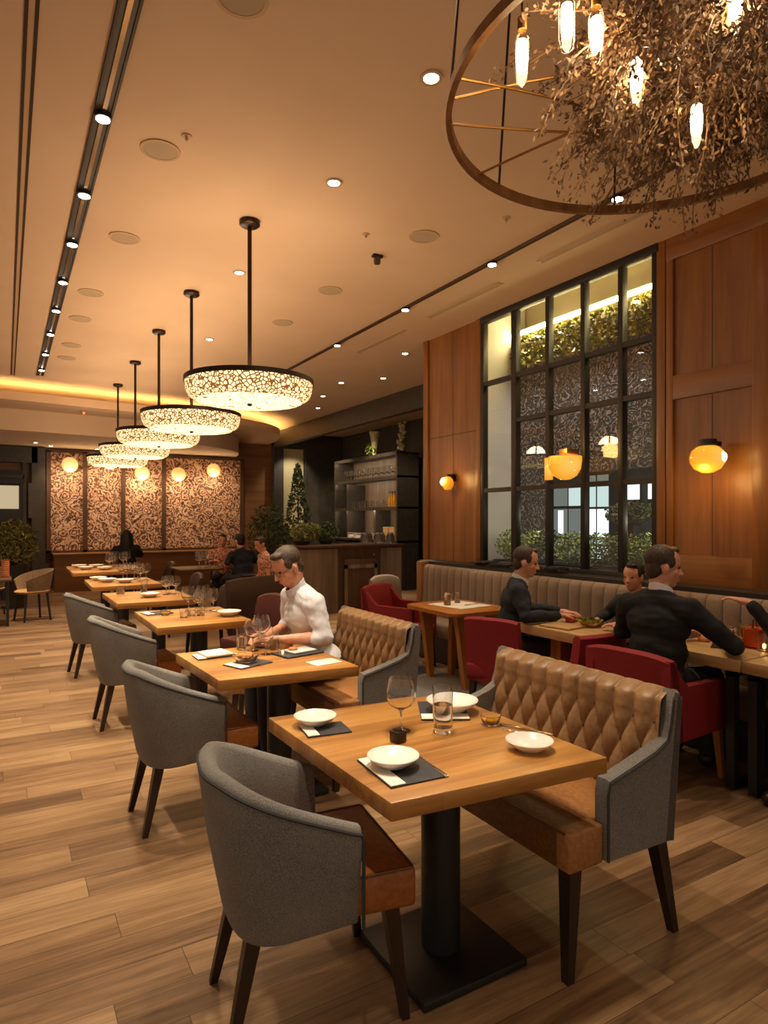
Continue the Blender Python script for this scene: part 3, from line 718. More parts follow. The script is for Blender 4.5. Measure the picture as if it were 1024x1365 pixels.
PSF.put((1.885, 3.76, 0), PI, 'second tufted tan settee, the man in the white shirt sits on it', 'tufted settees')

def pedestal(name, label, top, bx, by, mat='tabletop', z=0.75, th=0.055, base=0.225, group=None):
    cx = sum(p[0] for p in top) / 4; cy = sum(p[1] for p in top) / 4
    o = thing(name, label, 'table', (cx, cy, 0), 0, group)
    MB().prism([(x - cx, y - cy) for x, y in top], z - th, z, 0.004).build('table_top', mat, o, ang=0.4)
    bx -= cx; by -= cy
    MB().cyl((bx, by), 0.07, 0.03, z - th, 32).build('column', 'blackmetal', o)
    MB().box((bx, by, 0.016), (base * 2, base * 2, 0.028), bev=0.004).build('base_plate', 'blackmetal', o, ang=0.4)
    MB().box((bx, by, z - th - 0.006), (0.4, 0.4, 0.01)).build('top_plate', 'blackmetal', o, smooth=False)
    return o
G = 'oak pedestal tables down the aisle'
pedestal('pedestal_table', 'nearest square oak table on a black pedestal, set with four white plates', [(0.936, 1.552), (1.744, 1.482), (1.742, 2.40), (0.914, 2.474)], 1.345, 1.885, base=0.215, group=G)
pedestal('pedestal_table', 'second oak pedestal table, in front of the man in the white shirt', [(0.914, 3.165), (1.662, 3.09), (1.645, 3.92), (0.875, 3.93)], 1.36, 3.50, base=0.215, group=G)
pedestal('pedestal_table', 'third oak pedestal table from the front, crowded with glasses', [(0.965, 4.92), (1.69, 4.93), (1.69, 5.85), (0.963, 5.90)], 1.39, 5.4, base=0.215, group=G)
pedestal('pedestal_table', 'fourth oak pedestal table from the front, two tumblers on it', [(0.915, 6.53), (1.64, 6.50), (1.66, 7.52), (0.903, 7.55)], 1.39, 7.03, base=0.215, group=G)
pedestal('pedestal_table', 'fifth oak pedestal table from the front, behind the fourth', [(0.88, 8.24), (1.68, 8.30), (1.68, 9.30), (0.90, 9.35)], 1.3, 8.8, group=G)
pedestal('pedestal_table', 'hindmost oak pedestal table, in front of the dark-haired guest by the mural', [(0.86, 10.55), (1.9, 10.65), (1.9, 12.1), (0.88, 12.1)], 1.4, 11.3, group=G)

def side_chair(name, label, W, D, seat, top, mat, legmat='darkleg', tilt=0.06, arms=0.0, round_top=0.0, group=None):
    o = thing(name, label, 'chair', group=group)
    h = W / 2
    MB().box((0.0, 0, seat - 0.06), (D, W - (0.10 if arms else 0.0), 0.12), bev=0.025).build('seat', mat, o, ang=0.9)
    m = MB(); rings = []
    n = 14
    for i in range(n + 1):
        y = -h + W * i / n; e = abs(2 * i / n - 1)
        zt = top - round_top * e ** 3
        k = -D / 2 + 0.03 * (e ** 2)
        rings.append([(k + 0.005, y, seat - 0.14), (k - tilt * 0.5, y, (seat + zt) / 2), (k - tilt, y, zt - 0.015), (k - tilt + 0.018, y, zt), (k - tilt + 0.045, y, zt), (k - tilt + 0.062, y, zt - 0.02), (k + 0.07 - tilt * 0.5, y, (seat + zt) / 2), (k + 0.08, y, seat - 0.14)])
    m.loft(rings); m.build('backrest', mat, o, ang=0.9)
    if arms:
        for s_ in (-1, 1):
            y0, y1 = s_ * (h - 0.055), s_ * h
            out = [(D / 2 - 0.02, seat - 0.14), (D / 2 - 0.01, arms - 0.01), (D / 2 - 0.025, arms), (-D / 2 + 0.16, arms + 0.012), (-D / 2 + 0.10, arms + 0.06), (-D / 2 + 0.02, top - 0.04), (-D / 2 - 0.02, top - 0.03), (-D / 2 - 0.02, arms), (-D / 2 + 0.01, seat - 0.14)]
            MB().loft([[(x, y0, z) for x, z in out], [(x, y1, z) for x, z in out]]).build('arm', mat, o, ang=0.6)
    for sx in (-1, 1):
        for sy in (-1, 1):
            MB().bar((sx * (D / 2 - 0.05), sy * (h - 0.05), seat - 0.13), (sx * (D / 2 - 0.025), sy * (h - 0.035), 0), 0.045, 0.028).build('leg', legmat, o, ang=0.4)
    return o
def at(o, x, y, rz, z=0.0): o.location = (x, y, z); o.rotation_euler = (0, 0, rz); return o
at(side_chair('armchair', 'red upholstered armchair under the man in black seen from behind', 0.56, 0.60, 0.45, 0.80, 'velvet', 'oakleg', 0.05, 0.60, 0.03), 3.42, 2.53, math.radians(4))
at(side_chair('dining_chair', 'red chair tucked against the end of the pale table, left of the black-suited man', 0.44, 0.42, 0.46, 0.80, 'velvet', 'darkleg', 0.04), 3.37, 3.11, PI / 2)
at(side_chair('dining_chair', 'red high-back chair in front of the man in the navy suit', 0.44, 0.46, 0.45, 0.81, 'velvet', 'darkleg', 0.05, 0, 0.02), 3.36, 3.86, math.radians(24))
at(side_chair('armchair', 'red armchair whose side faces us, by the oak table with two cruets', 0.58, 0.58, 0.45, 0.86, 'velvet', 'darkleg', 0.06, 0.66, 0.02), 3.56, 5.70, math.radians(-60))
at(side_chair('dining_chair', 'grey-backed chair between the bar end and the red armchair', 0.5, 0.45, 0.45, 0.84, 'channel', 'darkleg', 0.05, 0, 0.05), 4.22, 6.86, math.radians(-75))
at(side_chair('dining_chair', 'tan leather chair with rounded back, seen under the third table edge', 0.34, 0.4, 0.42, 0.70, 'leather', 'darkleg', 0.04, 0, 0.09), 1.62, 4.55, math.radians(150))
at(side_chair('dining_chair', 'plum leather chair with rounded corners, right of the third table', 0.55, 0.46, 0.45, 0.84, 'plumleather', 'darkleg', 0.05, 0, 0.05), 2.02, 5.75, math.radians(196))
at(side_chair('bench_seat', 'dark brown leather bench back behind the man in the white shirt', 1.0, 0.5, 0.45, 0.92, 'darkleather', 'darkleg', 0.05, 0, 0.02), 2.55, 6.6, math.radians(-68))
at(side_chair('dining_chair', 'dark chair right of the fourth table, behind its glasses', 0.5, 0.46, 0.45, 0.80, 'darkleather', 'darkleg', 0.05, 0, 0.05), 2.0, 7.3, PI)
at(side_chair('dining_chair', 'dark chair right of the fifth table, below the mural ledge', 0.5, 0.46, 0.45, 0.82, 'darkleather', 'darkleg', 0.05, 0, 0.06), 2.05, 8.9, PI)
at(side_chair('dining_chair', 'dark low-back chair by the mural ledge, right of the hindmost table', 0.5, 0.46, 0.45, 0.80, 'darkleather', 'darkleg', 0.05, 0, 0.06), 2.3, 11.7, PI)

# channel-backed banquette
b = thing('banquette', 'long taupe banquette with vertical channelled back along the window wall', 'banquette', (0, 0, 0))
m = MB(); y = 0.66; pw = 0.128
while y < 6.3:
    rings = []
    for z, sc in ((0.44, 1.0), (0.6, 1.0), (0.9, 1.0), (0.975, 0.95), (1.005, 0.7), (1.016, 0.3)):
        cx = 4.315
        rings.append([(cx - (0.045 + 0.03 * math.cos(a)) * sc - 0.005 + (z - 0.44) * 0.03, y + pw * 0.505 * math.sin(a) * (0.9 + 0.1 * sc), z) if k < 9 else (cx + 0.02, y + pw * 0.5 * (1 if k == 9 else -1) , z)
                      for k, a in enumerate([(-1 + 2 * q / 8) * PI / 2 for q in range(9)] + [0, 0])])
    m.loft(rings); y += pw
m.build('channelled_back', 'channel', b, ang=0.9)
MB().box((4.155, 3.48, 0.36), (0.35, 5.66, 0.16), bev=0.03).build('seat', 'channel', b, ang=0.9)
MB().box((4.18, 3.48, 0.14), (0.28, 5.6, 0.28)).build('plinth', 'shelfdark', b, smooth=False)
MB().box((4.28, 6.36, 0.55), (0.12, 0.1, 1.0), bev=0.01).build('end_panel', 'panel', b, ang=0.4)

# tables along the banquette
o = thing('oak_table', 'rounded oak table on tapered legs, holding two glass cruets', 'table', (3.72, 4.93, 0))
pts = []
for sx, sy, a0 in ((1, 1, 0), (-1, 1, 90), (-1, -1, 180), (1, -1, 270)):
    for k in range(6):
        a = math.radians(a0 + 18 * k); pts.append((sx * 0.24 + 0.12 * math.cos(a), sy * 0.30 + 0.12 * math.sin(a)))
MB().prism(pts, 0.685, 0.72, 0.005).build('table_top', 'oakleg', o, ang=0.4)
for sx, sy in ((-1, 1), (-1, -1), (1, 1), (1, -1)):
    m = MB(); m.loft([[(sx * (0.155 + dx) - w / 2, sy * (0.28 + 0.0) - 0.03, z), (sx * (0.155 + dx) + w / 2, sy * 0.28 - 0.03, z), (sx * (0.155 + dx) + w / 2, sy * 0.28 + 0.03, z), (sx * (0.155 + dx) - w / 2, sy * 0.28 + 0.03, z)] for z, w, dx in ((0.684, 0.13, 0.03), (0.5, 0.10, 0.01), (0.25, 0.075, -0.01), (0.0, 0.045, -0.03))])
    m.build('leg', 'oakleg', o, ang=0.5)
o = thing('pale_table', 'pale thick-topped table with food in front of the man in navy', 'table', (3.69, 3.42, 0))
MB().prism([(-0.28, -0.36), (0.20, -0.39), (0.20, 0.36), (-0.28, 0.36)], 0.68, 0.75, 0.006).build('table_top', 'paletable', o, ang=0.4)
MB().box((-0.09, 0.08, 0.35), (0.10, 0.10, 0.655)).build('column', 'oakleg', o, smooth=False)
MB().box((-0.09, 0.08, 0.012), (0.22, 0.22, 0.02)).build('base_plate', 'blackmetal', o, smooth=False)
def sled_table(label, x, y, x0, x1, y0, y1, sleds, p0, p1):
    o = thing('pale_table', label, 'table', (x, y, 0))
    MB().prism([(x0 - x, y0 - y), (x1 - x, y0 - y), (x1 - x, y1 - y), (x0 - x, y1 - y)], 0.68, 0.75, 0.006).build('table_top', 'paletable', o, ang=0.4)
    for sy in sleds:
        m = MB(); c_ = (p0 + p1) / 2 - x; w_ = p1 - p0
        m.box((c_, sy - y, 0.015), (w_ + 0.05, 0.05, 0.028)); m.box((p0 - x, sy - y, 0.35), (0.05, 0.05, 0.65)); m.box((p1 - x, sy - y, 0.35), (0.05, 0.05, 0.65)); m.box((c_, sy - y, 0.66), (w_ + 0.05, 0.05, 0.03))
        m.build('sled_leg', 'blackmetal', o, smooth=False)
sled_table('pale wooden table at which the man in the black suit rests his elbow', 3.88, 2.4, 3.58, 4.2, 2.115, 2.68, (2.18,), 3.615, 3.93)
sled_table('pale wooden table cut by the right edge, butted against the black-suited man\'s table', 3.74, 1.74, 3.58, 3.90, 1.38, 2.105, (1.46, 2.05), 3.615, 3.86)
o = thing('carpet', 'grey carpet strip on the floor between the settees and the banquette tables', 'rug', (3.05, 4.75, 0))
MB().box((0, 0, 0.004), (1.5, 2.6, 0.007)).build('pile', 'rug', o, smooth=False)

# ================================================================== TABLEWARE
TZ = 0.7505
def mk_plate():
    o = thing('dinner_plate', '', 'plate')
    MB().lathe([(0, 0.0), (0.042, 0.0), (0.046, 0.004), (0.074, 0.022), (0.082, 0.032), (0.080, 0.034), (0.071, 0.026), (0.045, 0.012), (0, 0.010)], seg=40).build('dish', 'ceramic', o)
    MB().lathe([(0.0795, 0.0335), (0.082, 0.0345), (0.083, 0.0325), (0.0805, 0.0315), (0.0795, 0.0335)], seg=40).build('rim', 'ceramic', o)
    return o
PL = Proto(mk_plate)
def mk_wine():
    o = thing('wine_glass', '', 'glass')
    MB().lathe([(0, 0.003), (0.034, 0.0015), (0.035, 0.0), (0, 0.0)], seg=24).build('foot', 'glass', o)
    MB().lathe([(0, 0.0031), (0.008, 0.006), (0.0045, 0.02), (0.0042, 0.066), (0.010, 0.076), (0, 0.077)], seg=12).build('stem', 'glass', o)
    MB().lathe([(0, 0.0772), (0.016, 0.079), (0.042, 0.095), (0.054, 0.122), (0.053, 0.15), (0.041, 0.192), (0.0398, 0.192), (0.0518, 0.15), (0.0527, 0.122), (0.041, 0.097), (0.015, 0.0815), (0, 0.081)], seg=28).build('bowl', 'glass', o)
    return o
PWG = Proto(mk_wine)
def mk_tumbler():
    o = thing('tumbler', '', 'glass')
    MB().lathe([(0, 0), (0.027, 0), (0.029, 0.01), (0.0275, 0.03), (0.030, 0.05), (0.0285, 0.075), (0.031, 0.12), (0.0298, 0.12), (0.0272, 0.075), (0.0286, 0.05), (0.0262, 0.03), (0.026, 0.014), (0, 0.013)], seg=24).build('wall', 'glass', o)
    MB().lathe([(0.0255, 0.0142), (0.0258, 0.03), (0.0278, 0.05), (0.0265, 0.072), (0, 0.072), (0, 0.0142), (0.0255, 0.0142)], seg=20).build('water', 'water', o)
    return o
PTU = Proto(mk_tumbler)
def mk_dish():
    o = thing('glass_dish', '', 'dish')
    MB().lathe([(0, 0), (0.022, 0), (0.030, 0.012), (0.036, 0.032), (0.0345, 0.033), (0.028, 0.014), (0.02, 0.005), (0, 0.004)], seg=24).build('bowl', 'glass', o)
    MB().ell((0, 0, 0.014), (0.018, 0.018, 0.007)).build('oil', 'amberliquid', o)
    return o
PDI = Proto(mk_dish)
def mk_menu(w=0.17, d=0.13):
    o = thing('place_mat', '', 'place mat')
    MB().box((0, 0, 0.003), (w, d, 0.005), bev=0.001).build('board', 'slate', o, ang=0.4)
    MB().box((-w * 0.36, 0.0, 0.007), (w * 0.26, d * 0.98, 0.003), bev=0.001).build('napkin', 'paper', o, ang=0.4)
    return o
PM = Proto(mk_menu)
def mk_fork():
    o = thing('fork', '', 'cutlery')
    MB().tube([(-0.085, 0, 0.004), (-0.02, 0, 0.004), (0.03, 0, 0.006)], [0.004, 0.003, 0.003], 8, flat=0.4).build('handle', 'silver', o)
    m = MB(); m.box((0.04, 0, 0.006), (0.024, 0.018, 0.0015)); [m.box((0.068, k * 0.0055, 0.0055), (0.034, 0.0028, 0.0015)) for k in (-1.4, -0.45, 0.45, 1.4)]
    m.build('tines', 'silver', o, smooth=False); return o
PF = Proto(mk_fork)
def mk_knife():
    o = thing('table_knife', '', 'cutlery')
    MB().box((-0.06, 0, 0.004), (0.09, 0.014, 0.006), bev=0.002).build('handle', 'silver', o)
    MB().prism([(-0.015, -0.006), (0.09, -0.008), (0.105, 0.0), (0.09, 0.008), (-0.015, 0.006)], 0.003, 0.0048).build('blade', 'silver', o, ang=0.4); return o
PKN = Proto(mk_knife)

# front table
PL.put((1.035, 2.285, TZ + 0.007), 0, 'white plate at the far left corner of the front table')
PM.put((1.045, 2.215, TZ), math.radians(-8), 'dark folded mat under the far left plate of the front table')
PL.put((1.073, 1.765, TZ + 0.010), 0, 'white plate nearest us, on a dark mat on the front table', scale=1.02)
PM.put((1.09, 1.748, TZ), math.radians(-4), 'dark slate mat with folded napkin under the nearest plate', scale=(1.15, 1.9, 1))
PKN.put((1.185, 1.72, TZ), math.radians(86), 'knife lying at the edge of the nearest dark mat', 'knives on the front table')
PL.put((1.571, 1.672, TZ), 0, 'white plate standing alone by the settee side of the front table')
PL.put((1.60, 2.16, TZ + 0.008), 0, 'white plate behind the tall tumbler on the front table', scale=1.3)
PM.put((1.57, 2.185, TZ), math.radians(60), 'dark mat with napkin below the plate behind the tumbler', scale=(1.5, 1.5, 1))
PWG.put((1.29, 2.065, TZ), 0, 'big wine glass standing on the front table', scale=1.05)
PTU.put((1.417, 1.972, TZ), 0, 'tall wavy tumbler of water in the middle of the front table', scale=(1.3, 1.3, 1.45))
PDI.put((1.63, 1.95, TZ), 0, 'small glass dish of oil in front of the settee on the front table', scale=1.15)
PKN.put((1.70, 1.83, TZ), math.radians(-66), 'knife by the glass dish, pointing along the settee back')
PF.put((1.665, 1.80, TZ), math.radians(-66), 'fork lying beside the knife near the glass dish')
o = thing('candle_holder', 'small square smoked glass block by the foot of the big wine glass', 'candle holder', (1.215, 1.965, TZ), math.radians(10))
MB().box((0, 0, 0.022), (0.045, 0.045, 0.042), bev=0.004).build('block', 'darkglass', o, ang=0.4)
MB().cyl((0, 0), 0.014, 0.0435, 0.046, 14).build('wick_cup', 'bronze', o)

# second table
PM.put((1.045, 3.74, TZ), math.radians(0), 'dark mat under the square plate, left end of the second table', scale=(1.25, 1.1, 1))
o = thing('square_plate', 'white square plate at the left end of the second table', 'plate', (1.06, 3.75, TZ + 0.007), math.radians(6))
MB().box((0, 0, 0.008), (0.16, 0.16, 0.014), bev=0.006).build('dish', 'ceramic', o); MB().box((0, 0, 0.017), (0.12, 0.12, 0.004), bev=0.0015).build('napkin', 'paper', o)
PM.put((1.155, 3.44, TZ), math.radians(20), 'dark mat with cutlery at the front of the second table', scale=(1.3, 1.2, 1))
o = thing('bread_basket', 'low glass bowl of bread on the dark mat of the second table', 'basket', (1.15, 3.47, TZ + 0.011))
MB().lathe([(0, 0), (0.05, 0), (0.075, 0.035), (0.072, 0.036), (0.047, 0.004), (0, 0.003)], seg=24).build('bowl', 'glass', o)
for k, (dx, dy) in enumerate(((-0.02, 0.0), (0.022, 0.012), (0.0, -0.025))): MB().ell((dx, dy, 0.030), (0.03, 0.02, 0.018)).build('roll', 'bread', o)
for x, y, s_, lab in ((1.30, 3.78, 1.0, 'wine glass nearest the square plate on the second table'), (1.38, 3.86, 1.05, 'wine glass behind the others on the second table'), (1.33, 3.64, 0.85, 'shorter wine glass at the front of the second table cluster')):
    PWG.put((x, y, TZ), 0, lab, 'wine glasses on the second table', scale=s_)
PTU.put((1.25, 3.85, TZ), 0, 'tumbler standing among the wine glasses of the second table', scale=1.1)
PTU.put((1.42, 3.74, TZ), 0, 'tumbler beside the tealight on the second table', scale=0.9)
o = thing('ribbed_bowl', 'pale ribbed bowl upside down before the hands of the man in white', 'bowl', (1.50, 3.80, TZ))
m = MB(); rings = []
for z, r in ((0, 0.062), (0.02, 0.064), (0.045, 0.052), (0.062, 0.03), (0.066, 0.01)):
    rings.append([(r * (1 + 0.05 * math.cos(14 * a)) * math.cos(a), r * (1 + 0.05 * math.cos(14 * a)) * math.sin(a), z) for a in [2 * PI * k / 56 for k in range(56)]])
m.loft(rings); m.build('shade', 'paletable', o)
o = thing('serving_tray', 'dark tray carrying white plates and food on the second table', 'tray', (1.50, 3.56, TZ), math.radians(12))
MB().box((0, 0, 0.005), (0.26, 0.18, 0.009), bev=0.003).build('tray_base', 'slate', o)
o2 = thing('square_plate', 'white rectangular plate on the tray of the second table', 'plate', (1.52, 3.57, TZ + 0.0105), math.radians(12))
MB().box((0, 0, 0.006), (0.16, 0.12, 0.011), bev=0.004).build('dish', 'ceramic', o2); MB().ell((-0.045, 0.01, 0.019), (0.03, 0.025, 0.012)).build('food', 'bread', o2)
o = thing('menu_card', 'white card lying at the near right edge of the second table', 'card', (1.535, 3.265, TZ), math.radians(8))
MB().box((0, 0, 0.002), (0.17, 0.12, 0.003)).build('sheet', 'paper', o, smooth=False); MB().box((0.0, 0.0, 0.0042), (0.15, 0.10, 0.001)).build('inner_sheet', 'ceramic', o, smooth=False)
o = thing('tealight', 'lit tealight glowing among the glasses of the second table', 'candle', (1.40, 3.55, TZ))
MB().lathe([(0, 0), (0.025, 0), (0.028, 0.03), (0.0265, 0.03), (0.0235, 0.004), (0, 0.004)]).build('cup', 'glass', o); MB().ell((0, 0, 0.02), (0.006, 0.006, 0.011)).build('flame', 'candle', o)
PF.put((1.16, 3.36, TZ), math.radians(25), 'fork at the near edge of the second table')

# third table
for x, y, s_ in ((1.38, 5.72, 1.1), (1.47, 5.66, 1.0), (1.52, 5.80, 1.05), (1.43, 5.56, 0.95), (1.57, 5.62, 1.0)):
    PWG.put((x, y, TZ), 0, 'wine glass in the tight cluster on the third table', 'wine glasses clustered on the third table', scale=s_)
for x, y in ((1.33, 5.40), (1.25, 5.33), (1.40, 5.38)): PTU.put((x, y, TZ), 0, 'low tumbler in front of the wine glass cluster on the third table', 'tumblers on the third table', scale=(1.1, 1.1, 0.6))
PL.put((1.60, 5.25, TZ), 0, 'white plate right of the glasses on the third table', scale=1.2)
PM.put((1.11, 5.68, TZ), math.radians(10), 'dark mat with napkin at the left end of the third table', scale=1.3)
PDI.put((1.15, 5.55, TZ), 0, 'small glass dish at the left of the third table', scale=1.2)
# fourth table
PTU.put((1.06, 7.35, TZ), 0, 'low wide tumbler at the left end of the fourth table', scale=(1.5, 1.5, 0.7))
PTU.put((1.29, 7.30, TZ), 0, 'tall tumbler at the middle of the fourth table', scale=1.15)
for x, y in ((1.47, 7.05), (1.52, 7.15), (1.57, 7.05)): PWG.put((x, y, TZ), 0, 'wine glass at the right end of the fourth table', 'wine glasses on the fourth table')
PL.put((1.28, 6.92, TZ), 0, 'flat white plate at the front of the fourth table', scale=1.2)
# fifth and hindmost tables
for x, y in ((1.40, 9.15), (1.47, 9.0), (1.54, 9.15), (1.33, 9.0), (1.5, 8.75), (1.6, 8.9)): PWG.put((x, y, TZ), 0, 'wine glass in the cluster on the fifth table', 'wine glasses on the fifth table', scale=1.15)
for x, y in ((1.05, 9.15), (1.12, 8.85), (1.3, 8.65)): PL.put((x, y, TZ), 0, 'flat white plate among the settings of the fifth table', 'plates on the fifth table', scale=1.3)
for x, y in ((1.55, 11.6), (1.7, 11.5), (1.62, 11.85), (1.8, 11.8), (1.45, 11.2)): PWG.put((x, y, TZ), 0, 'wine glass on the hindmost table, before the dark-haired guest', 'wine glasses on the hindmost table', scale=1.3)
for x, y in ((1.05, 11.7), (1.1, 11.2), (1.35, 11.0), (1.3, 11.6)): PL.put((x, y, TZ), 0, 'flat white plate on the hindmost table', 'plates on the hindmost table', scale=1.4)
# oak table with cruets
o = thing('place_mat', 'white paper mat on the rounded oak table', 'place mat', (3.78, 4.98, 0.7205), math.radians(8))
MB().box((0, 0, 0.0025), (0.42, 0.46, 0.004), bev=0.001).build('sheet', 'paper', o, ang=0.4)
def mk_cruet():
    o = thing('cruet', '', 'cruet')
    MB().lathe([(0, 0), (0.026, 0), (0.028, 0.01), (0.022, 0.05), (0.024, 0.075), (0.016, 0.095), (0, 0.098)], seg=18).build('bottle', 'glass', o)
    MB().lathe([(0, 0.004), (0.021, 0.004), (0.019, 0.04), (0, 0.042)], seg=14).build('contents', 'paletable', o)
    MB().tube([(0.024, 0, 0.03), (0.045, 0, 0.045), (0.045, 0, 0.075), (0.022, 0, 0.085)], 0.004, 6).build('handle', 'glass', o)
    return o
PC = Proto(mk_cruet)
PC.put((3.66, 5.02, 0.726), 0, 'left glass cruet, filled, on the white paper mat', scale=1.25)
PC.put((3.84, 5.10, 0.726), 0.6, 'right glass cruet, standing behind on the white paper mat', scale=1.1)
PKN.put((3.88, 4.92, 0.726), 0.2, 'knife lying on the white paper mat of the rounded oak table')
# food before the man in navy
o = thing('serving_board', 'pale board with food before the man in navy', 'board', (3.56, 3.44, TZ), 0.15)
MB().box((0, 0, 0.008), (0.22, 0.26, 0.014), bev=0.004).build('plank', 'paletable', o)
o = thing('burger_bun', 'round brown bun at the back of the pale table', 'bread', (3.70, 3.71, TZ))
MB().ell((0, 0, 0.026), (0.045, 0.045, 0.026)).build('bun', 'bread', o); MB().lathe([(0, 0), (0.06, 0), (0.062, 0.004), (0, 0.004)]).build('saucer', 'slate', o)
o = thing('salad_bowl', 'yellow bowl heaped with green salad on the pale table', 'bowl', (3.76, 3.36, TZ + 0.0))
MB().lathe([(0, 0), (0.05, 0), (0.095, 0.05), (0.092, 0.052), (0.046, 0.004), (0, 0.004)]).build('bowl', 'yellow', o)
m = MB()
for k in range(150):
    a, r_ = R.uniform(0, 2 * PI), 0.095 * math.sqrt(R.random()); p = Vector((r_ * math.cos(a) - 0.02, r_ * math.sin(a), 0.05 + R.uniform(0, 0.02) * (1 - r_ / 0.1)))
    u = Vector((R.gauss(0, 1), R.gauss(0, 1), R.gauss(0, 0.6))).normalized() * 0.016; w = u.cross(Vector((R.gauss(0, 1), R.gauss(0, 1), R.gauss(0, 1)))).normalized() * 0.010
    m.quad(p - u, p + w, p + u, p - w)
tag(m.build('salad_leaves', 'salad', o, fix=False), kind='stuff')
o = thing('napkin', 'folded pink napkin on the pale table, by the salad bowl', 'napkin', (3.80, 3.575, TZ), 0.3)
MB().box((0, 0, 0.018), (0.11, 0.06, 0.035), bev=0.014).box((0.02, 0, 0.043), (0.05, 0.05, 0.016), bev=0.007).build('cloth', 'pink', o)
# right-edge table
o = thing('candle_jar', 'patterned pale lantern jar on the right-edge table', 'lantern', (4.05, 2.47, TZ))
MB().lathe([(0, 0), (0.03, 0), (0.042, 0.012), (0, 0.014)]).build('foot', 'darkglass', o)
t = NT('patterned_jar'); v = t.coord(); vo = t.n('ShaderNodeTexVoronoi', feature='DISTANCE_TO_EDGE'); vo.inputs['Scale'].default_value = 60; t.l(v, vo.inputs['Vector'])
t.bsdf(t.ramp(vo.outputs['Distance'], [(0.04, rgb(90, 84, 50)), (0.12, rgb(226, 216, 170))]), 0.4); M['jar'] = t.m
MB().lathe([(0, 0.0142), (0.044, 0.0142), (0.052, 0.03), (0.052, 0.085), (0.046, 0.095), (0.043, 0.095), (0.048, 0.084), (0.048, 0.03), (0, 0.02)]).build('jar', 'jar', o)
o = thing('juice_glass', 'tall glass of amber drink on the right-edge table', 'glass', (4.15, 2.42, TZ))
MB().lathe([(0, 0), (0.03, 0), (0.028, 0.03), (0.036, 0.10), (0.034, 0.12), (0.032, 0.12), (0.033, 0.10), (0.025, 0.03), (0, 0.012)]).build('wall', 'glass', o)
MB().lathe([(0, 0.0125), (0.024, 0.03), (0.032, 0.10), (0, 0.10)]).build('drink', 'amberliquid', o)
o = thing('serving_board', 'long bread board between the man in black and the lantern jar', 'board', (4.02, 2.61, TZ), 0.5)
MB().box((0, 0, 0.012), (0.24, 0.07, 0.022), bev=0.006).build('plank', 'bread', o)
o = thing('phone', 'dark phone lying beside the elbow of the man in black', 'phone', (3.86, 2.42, TZ), 0.5)
MB().box((0, 0, 0.004), (0.15, 0.075, 0.008), bev=0.002).build('body', 'slate', o); MB().box((0, 0, 0.0086), (0.14, 0.066, 0.0008)).build('screen', 'darkglass', o, smooth=False)
o = thing('candle_glass', 'amber votive glass with a flame at the right edge of the photo', 'candle', (3.96, 2.19, TZ))
MB().lathe([(0, 0), (0.036, 0), (0.046, 0.06), (0.042, 0.10), (0.039, 0.10), (0.042, 0.06), (0.033, 0.006), (0, 0.006)]).build('cup', 'glass', o)
MB().ell((0, 0, 0.03), (0.010, 0.010, 0.016)).build('flame', 'candle', o)

# ================================================================== PEOPLE
def bake(o, voxel, it=3):
    """one continuous surface out of overlapping limbs"""
    md = o.modifiers.new('r', 'REMESH'); md.mode = 'VOXEL'; md.voxel_size = voxel; md.use_smooth_shade = True
    if it: s_ = o.modifiers.new('s', 'SMOOTH'); s_.factor = 0.5; s_.iterations = it
    dg = bpy.context.evaluated_depsgraph_get(); dg.update()
    me = bpy.data.meshes.new_from_object(o.evaluated_get(dg)); old = o.data
    o.modifiers.clear(); o.data = me; me.name = o.name
    if not me.materials: me.materials.append(old.materials[0])
    for p in me.polygons: p.use_smooth = True
    return o
def V(*a): return Vector(a)
def hand(m, w, d, n, side, curl=0.35, s=1.0):
    """palm, four bent fingers of unequal length and a thumb off the side; d = finger direction, n = back of the hand"""
    d = d.normalized(); n = (n - d * n.dot(d)).normalized(); a = n.cross(d) * side   # towards the thumb
    rot = Matrix((d, a, n)).transposed().to_euler()
    m.ell(w + d * 0.045 * s, (0.048 * s, 0.040 * s, 0.016 * s), rot)
    m.limb([w - d * 0.02 * s, w + d * 0.03 * s], [0.024 * s, 0.024 * s])
    for k, (o_, L) in enumerate(((0.030, 0.070), (0.010, 0.080), (-0.010, 0.074), (-0.030, 0.058))):
        p = w + d * 0.082 * s + a * o_ * s; cur = d; pts = [p - d * 0.02 * s, p]
        for j in range(3):
            q = -curl * (1 + 0.5 * j); cur = (cur * math.cos(q) + n * math.sin(q)).normalized()
            pts.append(pts[-1] + cur * L / 3 * s)
        m.limb(pts, [0.010 * s, 0.0095 * s, 0.009 * s, 0.0082 * s, 0.0072 * s], 8)
    p = w + d * 0.025 * s + a * 0.034 * s
    m.limb([p, p + (d * 0.5 + a * 0.75 - n * 0.2) * 0.035 * s, p + (d * 1.5 + a * 0.85 - n * 0.5) * 0.035 * s], [0.013 * s, 0.0105 * s, 0.0085 * s], 8)

